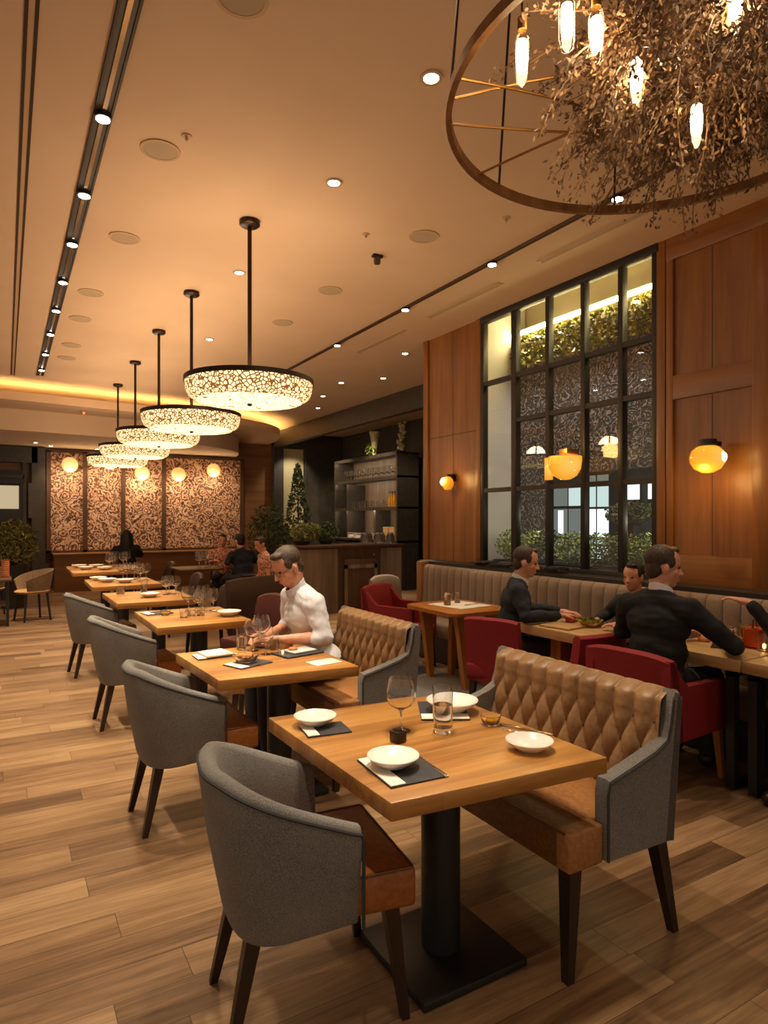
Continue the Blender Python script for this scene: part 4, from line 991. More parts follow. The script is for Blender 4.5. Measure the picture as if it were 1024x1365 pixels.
def person(label, loc, rz, seat, lean=0.1, yaw=0.0, pitch=0.1, arms=None, top='navy', hair='hair_brown', long_hair=0, bun=False, collar=None, scale=1.0, vox=0.005, rolled=False, sleeves=True, trousers='trouser', group=None, glasses=False):
    o = thing('person', label, 'person', loc, rz, group); o.scale = (scale,) * 3
    seat /= scale
    H = V(0, 0, seat + 0.095)
    T = Matrix.Rotation(lean, 3, 'Y')
    def tp(x, y, z): return H + T @ V(x, y, z)
    b = MB()
    # torso core, legs
    b.limb([tp(0, 0, 0.0), tp(0, 0, 0.25), tp(-0.01, 0, 0.40)], [0.105, 0.10, 0.09])
    for s_ in (-1, 1):
        b.limb([H + V(0.02, s_ * 0.09, 0), V(0.43, s_ * 0.12, seat + 0.075), V(0.40, s_ * 0.12, 0.30 * seat / 0.45), V(0.39, s_ * 0.12, 0.09)], [0.082, 0.062, 0.052, 0.038])
        b.limb([V(0.37, s_ * 0.12, 0.04), V(0.50, s_ * 0.13, 0.035)], [0.034, 0.028])
    nb = tp(-0.005, 0, 0.50)
    R3 = Matrix.Rotation(yaw, 3, 'Z') @ Matrix.Rotation(pitch, 3, 'Y')
    hc = nb + Matrix.Rotation(lean * 0.6, 3, 'Y') @ V(0.03, 0, 0.155)
    e = R3.to_euler()
    def hp(x, y, z): return hc + R3 @ V(x, y, z)
    b.limb([tp(-0.01, 0, 0.44), nb, hp(-0.025, 0, -0.05)], [0.062, 0.056, 0.056])
    b.limb([tp(-0.01, -0.12, 0.445), tp(-0.01, 0.12, 0.445)], [0.05, 0.05])
    b.ell(hp(-0.008, 0, 0.035), (0.096, 0.076, 0.095), e, 24, 16)      # cranium
    b.ell(hp(0.018, 0, -0.035), (0.068, 0.060, 0.078), e, 20, 14)       # face
    b.ell(hp(0.050, 0, -0.088), (0.030, 0.033, 0.024), e)               # chin
    b.ell(hp(0.066, 0, 0.028), (0.020, 0.052, 0.013), e)                # brow
    b.limb([hp(0.084, 0, 0.012), hp(0.096, 0, -0.012), hp(0.104, 0, -0.028)], [0.008, 0.010, 0.0125], 8)
    b.ell(hp(0.092, 0.010, -0.032), (0.009, 0.008, 0.007), e); b.ell(hp(0.092, -0.010, -0.032), (0.009, 0.008, 0.007), e)
    b.ell(hp(0.080, 0, -0.058), (0.012, 0.022, 0.006), e); b.ell(hp(0.079, 0, -0.068), (0.012, 0.020, 0.007), e)
    for s_ in (-1, 1):
        b.ell(hp(0.052, s_ * 0.040, -0.022), (0.022, 0.020, 0.020), e)  # cheeks
        b.ell(hp(-0.012, s_ * 0.074, -0.012), (0.019, 0.009, 0.031), e)
        b.ell(hp(-0.010, s_ * 0.080, -0.004), (0.015, 0.007, 0.021), e)
    arms = arms or {}
    default = {1: (V(0.10, 0.27, seat + 0.39), V(0.30, 0.14, seat + 0.388)), -1: (V(0.10, -0.27, seat + 0.39), V(0.30, -0.14, seat + 0.388))}
    sh = {}
    for s_ in (-1, 1):
        el, wr = arms.get(s_, default[s_])[:2]
        S = tp(-0.015, s_ * 0.185, 0.425); sh[s_] = (S, el, wr)
        b.limb([S, S.lerp(el, 0.5), el, el.lerp(wr, 0.35), wr], [0.050, 0.044, 0.037, 0.038, 0.026])
        hd = arms.get(s_, default[s_])
        d = hd[2] if len(hd) > 2 else (wr - el); n = hd[3] if len(hd) > 3 else V(0, 0, 1)
        hand(b, wr + (d.normalized()) * 0.02, d, n, s_, 0.20)
    body = bake(b.build('body', 'skin', o, fix=False), vox, 3)
    # hair
    m = MB()
    if hair:
        m.ell(hp(-0.022, 0, 0.052), (0.094, 0.0795, 0.084), e, 24, 16)
        m.ell(hp(-0.053, 0, -0.005), (0.052, 0.069, 0.082), e, 20, 12)
        m.ell(hp(0.046, 0.012, 0.106), (0.034, 0.048, 0.022), e); [m.ell(hp(0.012, q * 0.067, 0.036), (0.030, 0.012, 0.036), e) for q in (-1, 1)]
        if long_hair:
            for k in range(7):
                a = PI * (0.35 + 1.3 * k / 6)
                p = hp(0.075 * math.cos(a) - 0.02, 0.08 * math.sin(a), 0.03)
                m.limb([p, p + V(-0.02, 0, -0.12), p + V(-0.035, 0, -0.12 - long_hair)], [0.035, 0.045, 0.03])
        if bun: m.ell(hp(-0.13, 0, 0.05), 0.048, e)
        bake(m.build('hair', hair, o, fix=False), max(vox, 0.006), 2)
    for s_ in (-1, 1):
        MB().ell(hp(0.0745, s_ * 0.031, 0.008), (0.009, 0.012, 0.0065), e).build('eye', 'eye', o)
    MB().ell(hp(0.0905, 0, -0.0625), (0.003, 0.017, 0.003), e).build('lips', 'lip', o)
    if glasses:
        m = MB()
        for s_ in (-1, 1):
            m.tube([hp(0.092, s_ * 0.034 + 0.024 * math.cos(a), 0.004 + 0.019 * math.sin(a)) for a in [2 * PI * k / 20 for k in range(20)]], 0.0014, 6, closed=True)
            m.tube([hp(0.092, s_ * 0.058, 0.006), hp(0.02, s_ * 0.082, 0.008)], 0.0016, 6)
        m.tube([hp(0.094, -0.010, 0.008), hp(0.094, 0.010, 0.008)], 0.0014, 6); m.build('glasses', 'bronze', o)
    # clothes
    m = MB()
    m.ell(tp(0.005, 0, 0.035), (0.145, 0.185, 0.10)); m.ell(tp(0.005, 0, 0.18), (0.130, 0.172, 0.17)); 
    m.ell(tp(-0.005, 0, 0.33), (0.128, 0.190, 0.15)); m.limb([tp(-0.015, -0.165, 0.425), tp(-0.02, 0, 0.46), tp(-0.015, 0.165, 0.425)], [0.070, 0.085, 0.070])
    m.limb([tp(-0.012, 0, 0.45), tp(-0.008, 0, 0.50)], [0.085, 0.066])
    for s_ in (-1, 1):
        S, el, wr = sh[s_]
        if rolled:
            e2 = el.lerp(wr, 0.16); m.limb([S, S.lerp(el, 0.5), el, e2], [0.074, 0.064, 0.058, 0.056])
            m.tube([el.lerp(wr, 0.10), el.lerp(wr, 0.24)], [0.058, 0.055], 14)
        elif sleeves:
            m.limb([S, S.lerp(el, 0.5), el, el.lerp(wr, 0.5), el.lerp(wr, 0.93)], [0.074, 0.064, 0.056, 0.050, 0.040])
        else: m.limb([S, S.lerp(el, 0.45)], [0.07, 0.06])
    jk = bake(m.build('jacket' if not rolled else 'shirt', top, o, fix=False), 0.008 if vox < 0.008 else 0.014, 9)
    for vt in jk.data.vertices:                                         # soft creases
        q = vt.co; vt.co = q + vt.normal * ((noise.noise(V(q.x * 9, q.y * 9, q.z * 16)) * 0.010 + noise.noise(V(q.x * 22, q.y * 18, q.z * 34)) * 0.004) - 0.002)
    if collar:
        m = MB(); rings = []
        for r_, dz in ((0.066, -0.012), (0.064, 0.028), (0.060, 0.030), (0.060, -0.012)):
            rings.append([nb + Matrix.Rotation(lean, 3, 'Y') @ V(r_ * 1.08 * math.cos(a) + 0.002, r_ * math.sin(a), dz + 0.014 - 0.02 * math.cos(a)) for a in [2 * PI * k / 24 for k in range(24)]])
        m.loft(rings + rings[:1], False, False); m.build('collar', collar, o)
    if rolled: MB().ell(nb + V(0.050, 0, -0.005), (0.022, 0.020, 0.034)).build('undershirt', 'darkleather', o)
    m = MB()
    m.ell(H + V(0.0, 0, 0.0), (0.15, 0.185, 0.092))
    for s_ in (-1, 1):
        m.limb([H + V(0.03, s_ * 0.095, 0.0), V(0.43, s_ * 0.12, seat + 0.075), V(0.405, s_ * 0.12, seat * 0.62), V(0.39, s_ * 0.12, 0.10)], [0.092, 0.075, 0.066, 0.056])
    bake(m.build('trousers', trousers, o, fix=False), 0.012, 2)
    for s_ in (-1, 1): bake(MB().limb([V(0.37, s_ * 0.12, 0.050), V(0.44, s_ * 0.125, 0.046), V(0.52, s_ * 0.13, 0.040)], [0.046, 0.044, 0.037]).build('shoe', 'darkleg', o, fix=False), 0.01, 1)
    return o
s_ = 1.02
person('man in a white shirt with rolled sleeves and glasses, looking down at the second table', (1.81, 3.90, 0), PI, 0.515, 0.36, 0.12, 0.50,
       {1: (V(0.10, 0.27, 0.80), V(0.33, 0.13, 0.787), V(1, -0.7, 0), V(0, 0, 1)), -1: (V(0.12, -0.26, 0.80), V(0.34, -0.06, 0.787), V(1, 0.7, 0), V(0, 0, 1))},
       'shirt', 'hair_grey', collar='shirt', scale=s_, rolled=True, vox=0.0045, glasses=True)
person('man in a navy suit seated in profile beside the pale table', (3.48, 3.95, 0), math.radians(-38), 0.465, 0.20, -0.1, 0.18,
       {-1: (V(0.12, -0.28, 0.81), V(0.38, -0.12, 0.80), V(1, 0.4, 0), V(0, 0, 1)), 1: (V(0.15, 0.27, 0.81), V(0.42, 0.10, 0.80), V(1, -0.4, 0), V(0, 0, 1))},
       'navy', 'hair_brown', collar='shirt', vox=0.006)
person('man in a black suit with his back to us, elbow on the right-edge table', (3.38, 2.52, 0), math.radians(8), 0.472, 0.13, -0.75, 0.10,
       {-1: (V(0.16, -0.37, 0.782), V(0.44, -0.22, 0.775), V(1, 0.3, 0.0), V(0, 0, 1)), 1: (V(0.12, 0.28, 0.782), V(0.40, 0.08, 0.78), V(1, -0.5, 0), V(0, 0, 1))},
       'blacksuit', 'hair_brown', collar='shirt', scale=1.05, vox=0.006)
person('guest with dark hair almost hidden behind the man in the black suit', (4.08, 3.20, 0), PI - 0.1, 0.455, 0.02, 0.3, 0.05, None, 'blacksuit', 'hair_black', bun=True, scale=0.88, vox=0.012)
person('guest in dark sleeves cut by the right edge, hand raised above an orange bag', (4.06, 1.76, 0), PI - 0.1, 0.455, 0.05, 0.2, 0.05,
       {-1: (V(0.10, -0.38, 0.86), V(0.15, -0.50, 1.03), V(0.2, -0.6, 0.15), V(0, 0, 1)), 1: (V(0.1, 0.27, 0.85), V(0.3, 0.14, 0.81))}, 'blacksuit', 'hair_brown', vox=0.008)
person('guest with long black hair sitting before the mural, back to us', (2.02, 13.2, 0), PI / 2, 0.45, 0.05, 0.1, 0.1, None, 'blacksuit', 'hair_black', long_hair=0.25, scale=1.02, vox=0.014)
person('guest in a dark jacket seen from behind, left of the tall bar plant', (3.42, 10.35, 0), PI / 2 + 0.25, 0.45, 0.25, 0.0, 0.05, None, 'navy', 'hair_black', scale=1.0, vox=0.014)
person('guest with a dark bun facing the one in the dark jacket', (3.42, 11.62, 0), -PI / 2 - 0.3, 0.45, 0.1, 0.0, 0.1, None, 'pinkprint', 'hair_black', bun=True, scale=0.95, vox=0.014)
person('guest in a pink print top, partly behind the head of the man in white', (3.60, 9.72, 0), PI - 0.05, 0.45, 0.2, 0.2, 0.3, {1: (V(0.08, 0.24, 0.68), V(0.22, 0.10, 0.64)), -1: (V(0.08, -0.24, 0.68), V(0.22, -0.10, 0.64))}, 'pinkprint', 'hair_brown', scale=0.95, vox=0.014, sleeves=False)
o = thing('handbag', 'orange bag below the raised hand at the right edge of the photo', 'bag', (4.05, 2.30, TZ), 0.3)
MB().prism([(-0.08, -0.05), (0.08, -0.05), (0.08, 0.05), (-0.08, 0.05)], 0, 0.12, 0.02).build('pouch', 'pumpkin', o); MB().tube([(-0.05, 0, 0.115), (-0.04, 0, 0.17), (0.04, 0, 0.17), (0.05, 0, 0.115)], 0.006, 6).build('strap', 'brass', o)
spot('rear_fill', (0.0, 11.2, 3.3), 60, 90, 0.6, WARM, 0.08)  # unseen spot added to lift the rear left corner and its plant
# stools carrying the rear guests, and their little table
for x, y, rz, lab in ((2.02, 13.2, PI / 2, 'dark chair under the guest with long black hair'), (3.42, 10.35, PI / 2 + 0.25, 'dark chair under the guest in the dark jacket'), (3.42, 11.62, -PI / 2 - 0.3, 'dark chair under the guest with the bun'), (3.60, 9.72, PI - 0.05, 'dark chair under the guest in the pink print top')):
    at(side_chair('dining_chair', lab, 0.44, 0.42, 0.425, 0.66, 'darkleather', 'darkleg', 0.03), x - 0.08 * math.cos(rz), y - 0.08 * math.sin(rz), rz)
o = thing('side_table', 'small dark table with glass vases between the rear guests', 'table', (2.72, 10.75, 0))
MB().box((0, 0, 0.735), (0.7, 0.8, 0.03), bev=0.004).build('table_top', 'bardark', o, ang=0.4); MB().cyl((0, 0), 0.04, 0.02, 0.719).build('column', 'blackmetal', o); MB().cyl((0, 0), 0.22, 0, 0.02).build('base_plate', 'blackmetal', o)
for x, y in ((2.72, 10.55), (2.85, 10.65), (2.80, 10.85), (2.95, 10.8)): PWG.put((x, y, TZ), 0, 'glass on the small dark table by the rear guests', 'glasses on the small dark rear table', scale=1.4)

# ================================================================== PLANTS
def leaf_cloud(m, n, pick, size, flat=0.5):
    for _ in range(n):
        p = Vector(pick()); u = Vector((R.gauss(0, 1), R.gauss(0, 1), R.gauss(0, 1))).normalized(); w = u.cross(Vector((R.gauss(0, 1), R.gauss(0, 1), R.gauss(0, 1)))).normalized()
        L = size * R.uniform(0.6, 1.3); u *= L; w *= L * flat
        nrm = u.cross(w).normalized() * L * 0.12
        m.quad(p - u, p + w - nrm, p + u, p - w - nrm)
def blob(c, r):
    def f():
        while True:
            q = Vector((R.uniform(-1, 1), R.uniform(-1, 1), R.uniform(-1, 1)))
            if 0.25 < q.length < 1: return Vector(c) + Vector((q.x * r[0], q.y * r[1], q.z * r[2]))
    return f
# window planter with its shrubs
pl = thing('window_planter', 'dark trough behind the window frame holding small shrubs', 'planter', (4.86, 4.52, 0.82))
MB().box((0, 0, 0.14), (0.40, 2.1, 0.26)).build('trough', 'planter', pl, smooth=False)
MB().box((0, 0, 0.275), (0.36, 2.06, 0.02)).build('soil', 'soil', pl, smooth=False)
spots_ = [(5.42, 0.19, 'leaf'), (5.12, 0.17, 'leaf'), (4.84, 0.20, 'leafdark'), (4.52, 0.22, 'leaf'), (4.22, 0.18, 'leaf'), (3.93, 0.19, 'leafolive'), (3.66, 0.20, 'leaf')]
wordp = ['leftmost green shrub in the window planter', 'second green shrub from the left in the window planter', 'dark green shrub in the window planter, left of the navy-suited man', 'bright shrub in the window planter above the navy-suited man', 'green shrub in the planter at the middle mullion', 'yellowish shrub in the window planter, left of the black-suited man', 'rightmost green shrub in the window planter, above the black-suited man']
for (y, r, mt_), lab in zip(spots_, wordp):
    o = thing('planter_shrub', lab, 'shrub', (4.86, y, 1.105), 0, 'shrubs in the window planter')
    m = MB(); leaf_cloud(m, 650, blob((-0.02, 0, 0.16), (0.19, r, 0.17)), 0.02, 0.5); m.build('foliage', mt_, o, fix=False, smooth=False)
    m = MB(); [m.tube([(0, 0, 0.0), (R.uniform(-.05, .05), R.uniform(-.06, .06), 0.09), (R.uniform(-.1, .1), R.uniform(-.12, .12), 0.2)], 0.004, 5) for _ in range(5)]; m.build('stems', 'stem', o)
m = MB()
for _ in range(2600):
    p = Vector((5.05 + R.uniform(-0.03, 0.02), R.uniform(2.85, 5.66), R.uniform(3.26, 3.61)))
    u = Vector((R.gauss(0, 1) - 0.8, R.gauss(0, 1), R.gauss(0, 1))).normalized() * 0.026; w = u.cross(Vector((R.gauss(0, 1), R.gauss(0, 1), R.gauss(0, 1)))).normalized() * 0.016
    m.quad(p - u, p + w, p + u, p - w)
tag(m.build('moss_wall', 'moss', fix=False, smooth=False), 'strip of lit green and yellow moss at the top behind the window', 'moss', kind='stuff')
for y0, y1, lab in ((5.55, 5.0, 'dark trailing leaves lying on the ledge at the left of the window'), (4.95, 4.2, 'dark trailing leaves on the ledge above the navy-suited man')):
    o = thing('trailing_plant', lab, 'plant', (4.42, (y0 + y1) / 2, 1.052))
    m = MB()
    for _ in range(70):
        p = Vector((R.uniform(-0.08, 0.05), R.uniform(-1, 1) * abs(y0 - y1) / 2, R.uniform(0.012, 0.06))); a = R.uniform(0, 2 * PI)
        u = Vector((math.cos(a), math.sin(a), R.uniform(-.15, .15))) * R.uniform(0.05, 0.09); w = Vector((-math.sin(a), math.cos(a), R.uniform(-.3, .3))) * 0.018
        m.quad(p - u, p + w, p + u, p - w)
    m.build('leaves', 'planter', o, fix=False, smooth=False)
    MB().tube([(0, -abs(y0 - y1) / 2, 0.008), (0.01, 0, 0.010), (0, abs(y0 - y1) / 2, 0.008)], 0.006, 6).build('stem', 'stem', o)

def potted(name, label, cat, loc, pot, foliage, n, size, mt_, stem_to, potm='planter', flat=0.4):
    o = thing(name, label, cat, loc)
    MB().lathe([(0, 0), (pot[0] * 0.75, 0), (pot[0], pot[1]), (pot[0] * 0.92, pot[1]), (pot[0] * 0.9, pot[1] - 0.03), (0, pot[1] - 0.03)], seg=24).build('pot', potm, o, ang=0.6)
    m = MB()
    for f_, k in foliage: leaf_cloud(m, k, f_, size, flat)
    m.build('foliage', mt_, o, fix=False, smooth=False)
    MB().tube([(0, 0, pot[1] - 0.04), (0.01, 0, (pot[1] + stem_to) / 2), (0, 0, stem_to)], [0.02, 0.016, 0.006], 8).build('stem', 'stem', o)
    return o
def cone(z0, z1, r):
    def f():
        t_ = R.random() ** 1.5; a = R.uniform(0, 2 * PI); q = r * (1 - t_) ** 0.8 * (0.55 + 0.45 * math.sqrt(R.random())) + 0.02
        return (q * math.cos(a), q * math.sin(a), z0 + (z1 - z0) * t_)
    return f
potted('conical_tree', 'tall slender conical tree in a pot at the left end of the bar', 'tree', (4.93, 11.7, 0.0), (0.22, 0.5), [(cone(0.62, 2.62, 0.36), 1900)], 0, 0.045, 'leafdark', 2.5)
potted('bushy_plant', 'broad dark feathery plant left of the conical bar tree', 'plant', (4.55, 12.3, 0.0), (0.22, 0.5), [(blob((0, 0, 1.25), (0.42, 0.35, 0.62)), 900)], 0, 0.07, 'leafdark', 1.4, flat=0.2)
o = potted('shrub', 'pale green flowering shrub on the floor before the left bar front', 'shrub', (4.22, 9.86, 1.1235), (0.14, 0.06), [(blob((0.08, 0, 0.21), (0.30, 0.2, 0.17)), 1100)], 0, 0.03, 'leafolive', 0.2)
o['label'] = 'pale olive shrub spilling over the left end of the bar counter'
o = potted('shrub', 'darker green shrub on the bar counter, right of the pale olive one', 'shrub', (4.72, 10.0, 1.1235), (0.12, 0.06), [(blob((0, 0, 0.22), (0.26, 0.18, 0.18)), 600)], 0, 0.03, 'leafdark', 0.2)
potted('potted_plant', 'big bushy potted plant before the dark entrance at the left edge', 'plant', (0.12, 13.0, 0.0), (0.25, 0.75), [(blob((0, 0, 1.12), (0.42, 0.36, 0.42)), 1200)], 0, 0.06, 'leafolive', 1.0, flat=0.25)

# ================================================================== HOOP CHANDELIER
ch = thing('hoop_chandelier', 'huge bent-wood hoop chandelier filled with dried branches and glowing tube bulbs', 'chandelier', (1.87, 1.31, 2.90))
RR = 0.735
MB().lathe([(RR - 0.010, -0.017), (RR + 0.010, -0.017), (RR + 0.010, 0.017), (RR - 0.010, 0.017), (RR - 0.010, -0.017)], seg=96).build('hoop', 'ringwood', ch, ang=0.6)
for a, dx in ((150, 0.02), (100, 0.0), (55, -0.02), (215, 0), (300, 0), (5, 0)):
    c_, s_ = math.cos(math.radians(a)), math.sin(math.radians(a))
    MB().tube([(RR * c_, RR * s_, 0.0), (RR * c_ * 0.9, RR * s_ * 0.9, CZ - 2.90 - 0.001)], 0.005, 6).build('cable', 'bronze', ch)
for a, b_, sag in ((158, 20, 0.05), (150, 330, 0.10), (140, -10, -0.02), (112, 290, 0.03), (60, 240, 0.04)):
    A = V(RR * math.cos(math.radians(a)), RR * math.sin(math.radians(a)), 0); B = V(0.5 * math.cos(math.radians(b_)), 0.5 * math.sin(math.radians(b_)), 0.0)
    pts = [A.lerp(B, t_ / 10) + V(0, 0, math.sin(PI * t_ / 10) * sag) for t_ in range(11)]
    MB().tube(pts, 0.0045, 6).build('arched_rod', 'brass', ch)
MB().ell((0.0, -0.16, 0.22), (0.26, 0.26, 0.05)).build('branch_cradle', 'stem', ch)
for q in ((1.35, 1.3, 2.95), (1.6, 1.0, 2.98), (1.85, 1.2, 3.0)): point('bulb_lamp', q, 2.5, WARM, 0.05)
m = MB()
for k in range(600):
    a = R.uniform(0, 2 * PI); r0 = 0.34 * math.sqrt(R.random())
    p = V(0.0 + r0 * math.cos(a), -0.16 + r0 * math.sin(a), 0.04 + R.uniform(-0.08, 0.22))
    L = R.uniform(0.12, 0.30) * (1.5 if R.random() < 0.12 else 1); d = V(math.cos(a) * R.uniform(0.1, 0.9), math.sin(a) * R.uniform(0.1, 0.9), R.uniform(-0.8, 0.5)).normalized()
    pts = [p]; n_ = 8
    for j in range(n_):
        d = (d + V(R.gauss(0, .12), R.gauss(0, .12), -0.11 + R.gauss(0, .06))).normalized(); pts.append(pts[-1] + d * L / n_)
    m.tube(pts, [0.0024] * 8 + [0.001], 3)
    for j in range(1, n_ + 1):
        for _ in range(9):
            q = pts[j] + V(R.gauss(0, 1), R.gauss(0, 1), R.gauss(0, 1)) * 0.014
            u = (d + V(R.gauss(0, .7), R.gauss(0, .7), R.gauss(0, .7))).normalized() * R.uniform(0.007, 0.014); w = u.cross(V(R.gauss(0, 1), R.gauss(0, 1), R.gauss(0, 1))).normalized() * 0.0045
            m.quad(q - u, q + w, q + u, q - w)
tag(m.build('dried_branches', 'dried', ch, fix=False, smooth=False), kind='stuff')
for (x, y, z) in ((1.25, 1.36, 2.85), (1.31, 1.25, 2.90), (1.375, 1.206, 2.86), (1.53, 1.20, 2.80), (1.79, 1.19, 2.75), (1.587, 0.95, 2.86)):
    q = V(x, y, z) - V(1.87, 1.31, 2.90)
    bu = MB().lathe([(0, -0.085), (0.010, -0.084), (0.018, -0.076), (0.0215, -0.06), (0.0215, 0.04), (0.016, 0.062), (0.012, 0.07), (0, 0.07)], seg=20)
    bu.xf(Matrix.Translation(q)); g_ = bu.build('bulb', 'pane', ch)
    MB().lathe([(0, -0.045), (0.014, -0.04), (0.017, 0.0), (0.014, 0.04), (0, 0.045)], seg=12).xf(Matrix.Translation(q)).build('filament', 'filament', g_)
    MB().cyl((q.x, q.y), 0.013, q.z + 0.07, q.z + 0.105, 14).build('socket', 'brass', g_)
    MB().tube([q + V(0, 0, 0.105), q + V(0, 0, 0.25), (q.x * 0.9, q.y * 0.9, CZ - 2.90 - 0.001)], 0.003, 6).build('cord', 'bronze', g_)

# ================================================================== WALL LAMPS
def sconce(label, loc, s, e):
    o = thing('wall_lamp', label, 'wall lamp', loc); o.scale = (s,) * 3
    MB().lathe([(0, 0.128), (0.062, 0.128), (0.064, 0.118), (0.064, 0.09), (0.058, 0.082), (0, 0.082)], seg=28).build('cap', 'blackmetal', o, ang=0.5)
    MB().box((0.09, 0, 0.105), (0.10, 0.05, 0.03), bev=0.004).build('bracket', 'bronze', o)
    MB().lathe([(0, -0.118), (0.04, -0.112), (0.09, -0.085), (0.118, -0.04), (0.122, 0.0), (0.108, 0.045), (0.075, 0.075), (0.055, 0.0815), (0, 0.0815)], seg=36).build('globe', amber((0.0, -0.08, 0.0), 0.22), o)
    MB().ell((0.015, -0.088, -0.005), (0.045, 0.045, 0.045), u=20, v=14).build('bulb', 'amberbulb', o)
    return o
# lamp parts: glass globe with the bulb shining through the side away from us
sconce('amber glass globe lamp on the panelled wall at right', (4.40, 2.84, 2.0), 1.0, 25)
point('wall_lamp_light', (4.30, 2.82, 1.84), 5, (1.0, 0.55, 0.16), 0.1)
o = thing('wall_lamp', 'small amber glass lamp on the wooden pier left of the window', 'wall lamp', (4.50, 6.16, 1.99))
MB().box((0.07, 0, 0.05), (0.06, 0.05, 0.08), bev=0.006).build('bracket', 'bronze', o)
MB().cyl((0, 0), 0.03, 0.06, 0.09, 18).build('cap', 'blackmetal', o)
MB().lathe([(0, -0.10), (0.04, -0.092), (0.066, -0.05), (0.07, -0.01), (0.055, 0.035), (0.03, 0.06), (0, 0.06)], seg=28).build('globe', amber((-0.03, 0.03, 0), 0.14), o)
MB().ell((-0.03, 0.025, 0.0), 0.052).build('bulb', 'amberbulb', o)
point('wall_lamp_light', (4.42, 6.16, 2.0), 5, (1.0, 0.55, 0.16), 0.08)
o = thing('wall_lamp', 'amber half-bowl lamp hanging on the window mullion', 'wall lamp', (4.40, 4.22, 2.02))
MB().box((0.05, 0, 0.145), (0.16, 0.10, 0.05), bev=0.006).build('bracket', 'brass', o)
MB().lathe([(0, -0.115), (0.05, -0.108), (0.105, -0.075), (0.14, -0.015), (0.15, 0.06), (0.15, 0.10), (0.144, 0.10), (0.144, 0.06), (0.134, -0.012), (0.1, -0.07), (0, -0.108)], seg=40).build('bowl', amber((-0.05, -0.1, 0.02), 0.28), o, ang=0.8)
MB().ell((0.0, 0.02, 0.02), 0.055).build('bulb', 'amberbulb', o)
MB().cyl((0, 0), 0.012, 0.06, 0.13, 12).build('stem', 'brass', o)
MB().box((-0.02, 0.185, 0.0), (0.012, 0.10, 0.21), bev=0.003).build('reflection_plate', amber((0.0, 0.16, 0.0), 0.16), o)  # glowing plate standing in for the lamp's reflection in the window
point('wall_lamp_light', (4.25, 4.2, 2.2), 6, (1.0, 0.55, 0.16), 0.08)
for x, z, lab in ((1.23, 2.75, 'leftmost amber globe glowing before the mural'), (2.05, 2.85, 'second amber globe before the mural, under the hindmost pendant'), (2.75, 2.62, 'brightest amber globe before the mural'), (3.58, 2.62, 'fourth amber globe before the mural'), (4.42, 2.75, 'rightmost amber globe before the mural')):
    o = thing('globe_lamp', lab, 'wall lamp', (x, 15.78, z), 0, 'amber globes before the mural')
    MB().ell((0, 0, 0), (0.17, 0.10, 0.17), u=24, v=16).build('globe', 'smallglobe', o)
    MB().box((0, 0.11, 0.0), (0.04, 0.06, 0.04)).build('bracket', 'bronze', o, smooth=False)
    point('mural_lamp', (x, 15.62, z - 0.24), 14 if abs(x - 2.75) < .1 else 9, (1.0, 0.70, 0.38), 0.12)
for x in (1.2, 2.8, 4.4): spot('mural_wash', (x, 14.4, 3.05), 60, 75, 0.8, (1.0, 0.76, 0.48), 0.1, rot=(math.radians(48), 0, 0))

# ================================================================== BAR
o = thing('bar_counter', 'bar counter clad in grey-brown boards with a dark framed door', 'bar', (4.97, 9.85, 0))
MB().box((0, 0.01, 0.54), (1.98, 0.62, 1.07)).build('body', 'bardark', o, smooth=False)
MB().box((0.0, 0, 1.10), (2.04, 0.70, 0.045), bev=0.006).build('worktop', 'bardark', o, ang=0.4)
MB().box((-0.62, -0.312, 0.53), (0.74, 0.03, 1.06)).build('board_panel', 'barwood', o, smooth=False)
MB().box((0.78, -0.312, 0.53), (0.42, 0.03, 1.06)).build('board_panel', 'barwood', o, smooth=False)
dr = MB().box((0.18, -0.318, 0.45), (0.62, 0.04, 0.86), bev=0.006).build('door', 'bardark', o, ang=0.4)
m = MB(); m.box((0.18, -0.335, 0.76), (0.62, 0.03, 0.06)); m.box((-0.10, -0.335, 0.44), (0.06, 0.03, 0.7)); m.box((0.46, -0.335, 0.44), (0.06, 0.03, 0.7)); m.build('door_frame', 'barwood', dr, smooth=False)
MB().ell((0.42, -0.36, 0.95), 0.014).build('knob', 'silver', dr)
sh_ = thing('bar_shelf', 'tall dark open shelf unit lined with glasses behind the bar', 'shelf', (7.57, 13.35, 0))
m = MB(); m.box((0.0, -1.49, 1.5), (0.56, 0.06, 3.0)); m.box((0, 1.52, 1.5), (0.56, 0.06, 3.0)); m.box((0.0, 0.9, 1.2), (0.5, 0.05, 2.4)); m.box((0.02, 0.1, 0.55), (0.5, 0.05, 1.1)); m.box((0.02, -0.35, 1.45), (0.4, 0.10, 0.7))
m.build('upright', 'shelfdark', sh_, smooth=False)
for z in (1.06, 1.80, 2.48, 3.0): MB().box((0.0, 0, z), (0.58, 3.04, 0.045)).build('shelf_board', 'shelfdark', sh_, smooth=False)
MB().box((0.26, 0, 1.5), (0.02, 3.0, 3.0)).build('back_panel', 'barwood', sh_, smooth=False)
MB().box((0.0, 0, 0.5), (0.5, 2.94, 0.98)).build('base_cabinet', 'charcoal', sh_, smooth=False)
for z in (1.775, 2.455, 2.975): MB().box((-0.262, 0, z - 0.004), (0.02, 2.9, 0.008)).build('fill_strip', M['shelffill'], sh_, smooth=False); MB().box((-0.286, 0, z - 0.01), (0.012, 3.0, 0.04)).build('strip_lip', 'shelfdark', sh_, smooth=False)  # concealed glow strips added to brighten the glasses; lip hides them
def mk_bg():
    o = thing('bar_glass', '', 'glass')
    MB().lathe([(0, 0), (0.035, 0), (0.006, 0.008), (0.006, 0.07), (0.03, 0.09), (0.045, 0.13), (0.038, 0.20), (0.034, 0.20), (0.041, 0.13), (0.027, 0.093), (0, 0.085)], seg=12).build('bowl', 'glass', o); return o
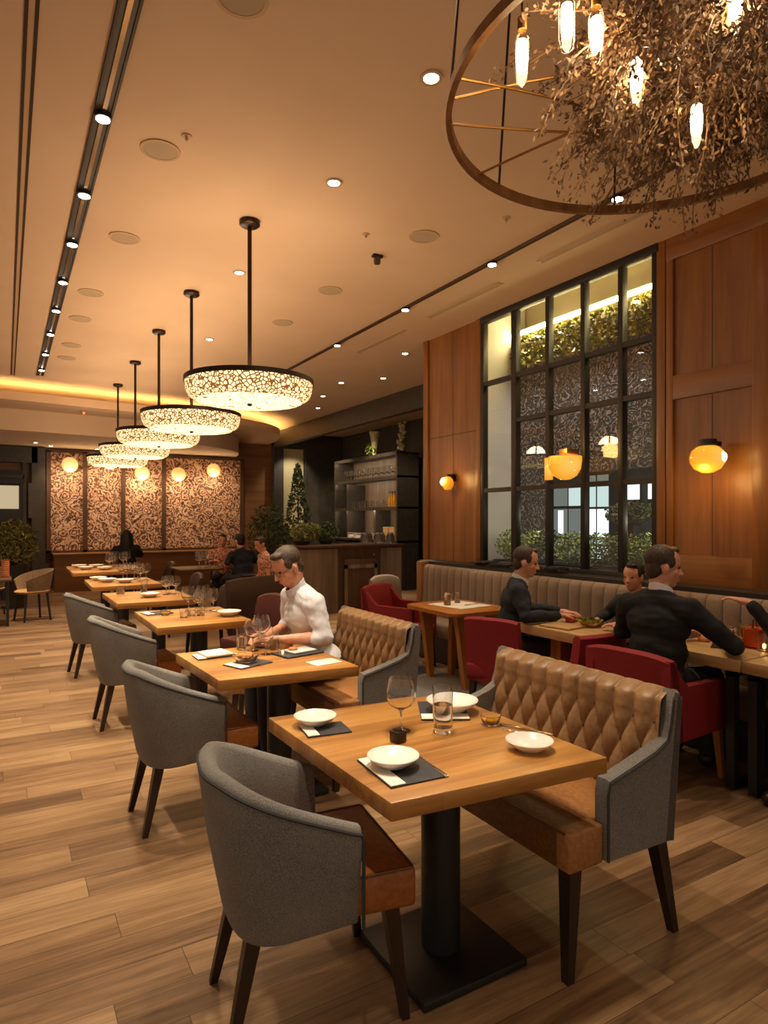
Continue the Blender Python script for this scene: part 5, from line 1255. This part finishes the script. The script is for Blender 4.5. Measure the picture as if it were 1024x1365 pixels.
PBG = Proto(mk_bg)
def mk_bt():
    o = thing('bar_tumbler', '', 'glass')
    MB().lathe([(0, 0), (0.04, 0), (0.048, 0.13), (0.044, 0.13), (0.036, 0.01), (0, 0.01)], seg=12).build('wall', 'glass', o); return o
PBT = Proto(mk_bt)
for k in range(22): PBG.put((7.42 + (k % 2) * 0.14, 11.98 + k * 0.125, 2.5035), 0, 'stemmed glass in the row on the upper bar shelf', 'stemmed glasses on the upper bar shelf', scale=1.25)
for k in range(20): PBT.put((7.42 + (k % 2) * 0.14, 12.0 + k * 0.13, 1.8235), 0, 'tumbler in the row on the middle bar shelf', 'tumblers on the middle bar shelf', scale=1.2)
for k in range(18): PBT.put((7.40 + (k % 2) * 0.14, 12.02 + k * 0.14, 1.0835), 0, 'tumbler in the row on the lowest bar shelf', 'tumblers on the lowest bar shelf', scale=1.1)
def mk_bottle():
    o = thing('bottle', '', 'bottle')
    MB().lathe([(0, 0), (0.042, 0), (0.044, 0.18), (0.016, 0.25), (0.015, 0.32), (0, 0.32)], seg=14).build('body', 'amberliquid', o)
    MB().lathe([(0, 0.3205), (0.018, 0.3205), (0.018, 0.35), (0, 0.35)], seg=12).build('cap', 'bronze', o); return o
PBO = Proto(mk_bottle)
for k in range(5): PBO.put((7.50, 12.05 + k * 0.11, 2.148 - 0.3245), 0, 'amber bottle at the right of the middle bar shelf', 'amber bottles on the middle bar shelf')
for k in range(4):
    o = thing('plate_stack', ['left', 'second', 'third', 'right'][k] + ' white stack of plates on the lower bar shelf', 'plates', (7.33, (14.02, 13.70, 13.20, 12.78)[k], 1.0835))
    MB().lathe([(0, 0), (0.08, 0), (0.10, 0.02), (0.10, 0.10 + 0.02 * (k % 2)), (0, 0.10 + 0.02 * (k % 2))], seg=20).build('plates', 'ceramic', o); MB().lathe([(0, 0.121), (0.10, 0.121), (0.12, 0.135), (0, 0.13)], seg=20).build('top_plate', 'ceramic', o)
for k, (y, lab) in enumerate(((12.35, 'pale left box standing at the bar shelf bottom'), (12.08, 'pale right box standing at the bar shelf bottom'))):
    o = thing('box', lab, 'box', (7.36, y, 1.0835)); MB().box((0, 0, 0.14), (0.12, 0.20, 0.28), bev=0.006).build('carton', 'paletable', o); MB().box((0, 0, 0.286), (0.124, 0.205, 0.012)).build('lid', 'cream', o, smooth=False)
for y, lab in ((13.0, 'glass vase with green sprig on top of the bar shelf unit'),):
    o = thing('vase', lab, 'vase', (7.40, y, 3.0235))
    MB().lathe([(0, 0), (0.05, 0), (0.06, 0.16), (0.10, 0.40), (0.13, 0.55), (0.12, 0.55), (0.09, 0.40), (0.05, 0.16), (0, 0.01)], seg=18).build('glass_body', 'jar', o)
    m = MB(); leaf_cloud(m, 160, blob((-0.06, 0.08, 0.16), (0.12, 0.18, 0.15)), 0.035); m.build('sprig', 'leaf', o, fix=False, smooth=False)
o = thing('crystal_sculpture', 'tall sparkling crystal piece on top of the bar shelf, beside the wood pier', 'sculpture', (7.5, 11.98, 3.0235))
m = MB()
for k in range(26): m.ell((R.uniform(-.06, .06), R.uniform(-.07, .07), 0.05 + k * 0.024), (0.05, 0.05, 0.04), u=8, v=6)
m.build('crystals', 'jar', o); MB().cyl((0, 0), 0.08, 0, 0.03).build('base', 'bronze', o)
def mk_jarp():
    o = thing('glass_jar', '', 'jar')
    MB().lathe([(0, 0), (0.07, 0), (0.075, 0.12), (0.05, 0.17), (0.045, 0.17), (0.06, 0.12), (0.055, 0.01), (0, 0.01)], seg=14).build('body', 'glass', o)
    MB().cyl((0, 0), 0.05, 0.1705, 0.19, 14).build('lid', 'silver', o); return o
PJ = Proto(mk_jarp)
for k in range(5): PJ.put((5.35 + k * 0.13, 9.75 + (k % 2) * 0.1, 1.124), 0, 'glass jar on the right half of the bar counter', 'glass jars on the bar counter')
for x, y, e in ((6.5, 11.0, 110), (6.6, 12.6, 120), (6.6, 14.6, 140)): spot('bar_fill', (x, y, 3.7), e, 90, 0.6, (1.0, 0.78, 0.5), 0.08, rot=(0, math.radians(-25), 0))  # unseen spots added to brighten the dim shelves
spot('bar_panel_fill', (6.5, 15.0, 3.35), 40, 80, 0.6, (1.0, 0.86, 0.62), 0.05, rot=(math.radians(40), 0, 0))  # unseen spot added to brighten the cream panel
spot('bar_fill', (5.0, 8.3, 3.75), 420, 60, 0.6, NEU, 0.05, rot=(math.radians(-12), 0, 0))  # unseen spot added to brighten the counter fronts

# ================================================================== OUTSIDE THE WINDOW
FX = 6.62
struct(MB().box((5.85, 6.745, 2.2), (2.1, 0.06, 4.4)).build('wall_court_end', 'concrete', smooth=False))
fa = thing('scaled_facade', 'scaled-down lit building partition seen through the lower window panes', 'facade', (FX, 5.0, 0))  # building front with lit windows, shrunk and moved close
MB().box((0.06, 0.2, 1.6), (0.06, 3.0, 3.2)).build('facade_wall', 'concrete', fa, smooth=False)
def fw(y, z, w, h, mt_):
    f_ = MB().box((0.02, y - 5.0, z), (0.03, w + 0.03, h + 0.03)).build('window', 'frame', fa, smooth=False)
    MB().box((0.0, y - 5.0, z), (0.02, w, h)).build('pane', mt_, f_, smooth=False)
for y0, w, cells in ((6.47, 0.32, ((1.85, 0.24, 'winlit3'), (1.50, 0.38, 'winlit3'), (1.16, 0.24, 'winlit3'))), (6.17, 0.21, ((1.85, 0.24, 'winlit'), (1.50, 0.38, 'winlit3'), (1.16, 0.24, 'winlit3'))), (5.92, 0.20, ((2.06, 0.12, 'winlit3'), (1.84, 0.26, 'winlit'), (1.50, 0.36, 'winlit2'), (1.16, 0.24, 'winlit'))), (5.70, 0.17, ((2.06, 0.12, 'winlit3'), (1.84, 0.26, 'winlit'), (1.50, 0.36, 'winlit2'), (1.16, 0.24, 'winlit')))):
    for z, h, mt_ in cells: fw(y0, z, w, h, mt_)
fw(6.42, 1.50, 0.10, 0.34, 'winlit2'); fw(5.27, 1.89, 0.24, 0.2, 'winlit2'); fw(4.94, 1.89, 0.16, 0.2, 'winlit2')
MB().box((0.0, 0.46, 1.55), (0.04, 0.2, 0.9)).build('door', 'charcoal', fa, smooth=False)
hd = thing('courtyard_hedge', 'dark clipped shrub outside below the bright office windows', 'hedge', (FX - 0.35, 5.0, 0))
m = MB(); leaf_cloud(m, 700, blob((0, 0, 1.62), (0.2, 0.36, 0.14)), 0.028); m.build('foliage', 'leafolive', hd, fix=False, smooth=False)
MB().cyl((0, 0), 0.03, 0, 1.6).build('trunk', 'stem', hd)
struct(MB().box((5.68, 4.9, -0.04), (2.1, 3.9, 0.06)).build('ground_court', 'concrete', smooth=False))
spot('courtyard_lamp', (5.75, 4.9, 3.1), 40, 110, 0.6, (0.86, 0.95, 1.0), 0.1, rot=(0, math.radians(10), 0))
for y, e in ((5.25, 210), (4.2, 34), (3.2, 34)): spot('niche_fill', (4.78, y, 4.28), e, 70, 0.6, (1.0, 0.97, 0.90), 0.05, rot=(math.radians(-14) if y > 5 else 0, math.radians(-8), 0))  # unseen spots put in to light the niche, strongest at its white end
for x, y, lab in ((5.0, 5.0, 'small garden light glowing in the planter at the left'), (5.0, 3.62, 'small garden light glowing in the planter above the black-suited man')):
    o = thing('garden_light', lab, 'light', (4.99, y, 1.105)); z_ = 0.36 if y < 4 else 0.42
    MB().cyl((0, 0), 0.008, 0, z_, 8).build('stake', 'blackmetal', o); MB().ell((0, 0, z_ + 0.02), 0.022).build('lens', 'led', o)
    point('garden_lamp', (4.93, y, 1.105 + z_ + 0.03), 1.2, (1.0, 0.86, 0.6), 0.03)

# ================================================================== FAR LEFT SEATING
def mk_woven():
    o = thing('woven_chair', '', 'chair')
    MB().lathe([(0, 0.42), (0.22, 0.42), (0.25, 0.45), (0.22, 0.47), (0, 0.47)], seg=24).build('seat', 'tanpad', o)
    m = MB(); rings = []
    for k in range(25):
        a = PI * 0.28 + PI * 1.44 * k / 24; e = abs(k / 12 - 1); zt = 0.78 - 0.16 * e ** 2
        c_, s_ = math.cos(a), math.sin(a)
        rings.append([(0.235 * c_, 0.235 * s_, 0.46), (0.29 * c_, 0.29 * s_, zt), (0.275 * c_, 0.275 * s_, zt), (0.222 * c_, 0.222 * s_, 0.46)])
    m.loft(rings); m.build('backrest', 'wicker', o, ang=1.0)
    for sx in (-1, 1):
        for sy in (-1, 1): MB().bar((sx * 0.15, sy * 0.15, 0.42), (sx * 0.19, sy * 0.19, 0), 0.03, 0.022).build('leg', 'blackmetal', o)
    return o
PW = Proto(mk_woven)
PW.put((0.36, 11.25, 0), math.radians(200), 'woven rope tub chair on black legs at the left edge, nearest the aisle')
PW.put((-0.25, 12.0, 0), math.radians(250), 'woven rope chair further back at the left edge, before the potted plant')
o = thing('side_table', 'dark low table at the left edge holding an orange ribbed lamp', 'table', (-0.25, 11.1, 0))
MB().box((0, 0, 0.66), (0.66, 0.7, 0.03), bev=0.004).build('table_top', 'bardark', o, ang=0.4); MB().box((0, 0, 0.3), (0.6, 0.6, 0.02)).build('shelf', 'bardark', o, smooth=False)
for sx in (-1, 1):
    for sy in (-1, 1): MB().bar((sx * 0.28, sy * 0.30, 0.645), (sx * 0.28, sy * 0.30, 0), 0.035).build('leg', 'blackmetal', o, smooth=False)
o = thing('ribbed_lamp', 'orange ribbed cylinder lamp on the dark low table', 'lamp', (0.0, 11.3, 0.6755))
m = MB(); m.lathe([(0, 0)] + [(0.05 + 0.008 * (k % 2), 0.015 * k) for k in range(18)] + [(0, 0.255)], seg=18); m.build('shade', 'terracotta', o); MB().cyl((0, 0), 0.03, 0.256, 0.27).build('cap', 'brass', o)
o = thing('folded_napkin', 'tan peaked napkin on the dark low table at the left edge', 'napkin', (-0.2, 11.15, 0.6755))
MB().loft([[(-0.12, -0.06, 0), (0.12, -0.06, 0), (0.12, 0.06, 0), (-0.12, 0.06, 0)], [(-0.01, -0.03, 0.17), (0.02, -0.03, 0.17), (0.02, 0.03, 0.17), (-0.01, 0.03, 0.17)]]).build('cloth', 'tanpad', o, ang=0.4); MB().box((0, -0.062, 0.01), (0.2, 0.004, 0.01)).build('hem', 'cream', o, smooth=False)

# ================================================================== CAMERA, AMBIENT LIGHT, VIEW
cam = bpy.data.cameras.new('camera'); co = bpy.data.objects.new('camera', cam); COL.objects.link(co)
cam.sensor_fit = 'VERTICAL'; cam.sensor_height = 36.0; cam.lens = 36.0 * 858.0 / 1365.0
cam.shift_y = 9.5 / 1365.0
co.location = (0, 0, 1.55); co.rotation_euler = (PI / 2, 0, -math.atan2(505, 858)); cam.clip_start = 0.05
SC.camera = co
wd = bpy.data.worlds.new('ambient_fill'); SC.world = wd; wd.use_nodes = True
bg = wd.node_tree.nodes['Background']; bg.inputs['Color'].default_value = (1.0, 0.76, 0.54, 1); bg.inputs['Strength'].default_value = 0.38  # uniform warm fill light, entering through the open rear and left sides
vs = SC.view_settings; SC.display_settings.display_device = 'sRGB'; vs.view_transform = 'Standard'; vs.look = 'None'; vs.exposure = 0.18; vs.gamma = 1.0; vs.use_curve_mapping = False
SC.cycles.max_bounces = 14; SC.cycles.diffuse_bounces = 3; SC.cycles.glossy_bounces = 4; SC.cycles.transmission_bounces = 14; SC.cycles.transparent_max_bounces = 8
SC.cycles.sample_clamp_indirect = 3.0; SC.cycles.use_denoising = True; SC.cycles.caustics_reflective = False
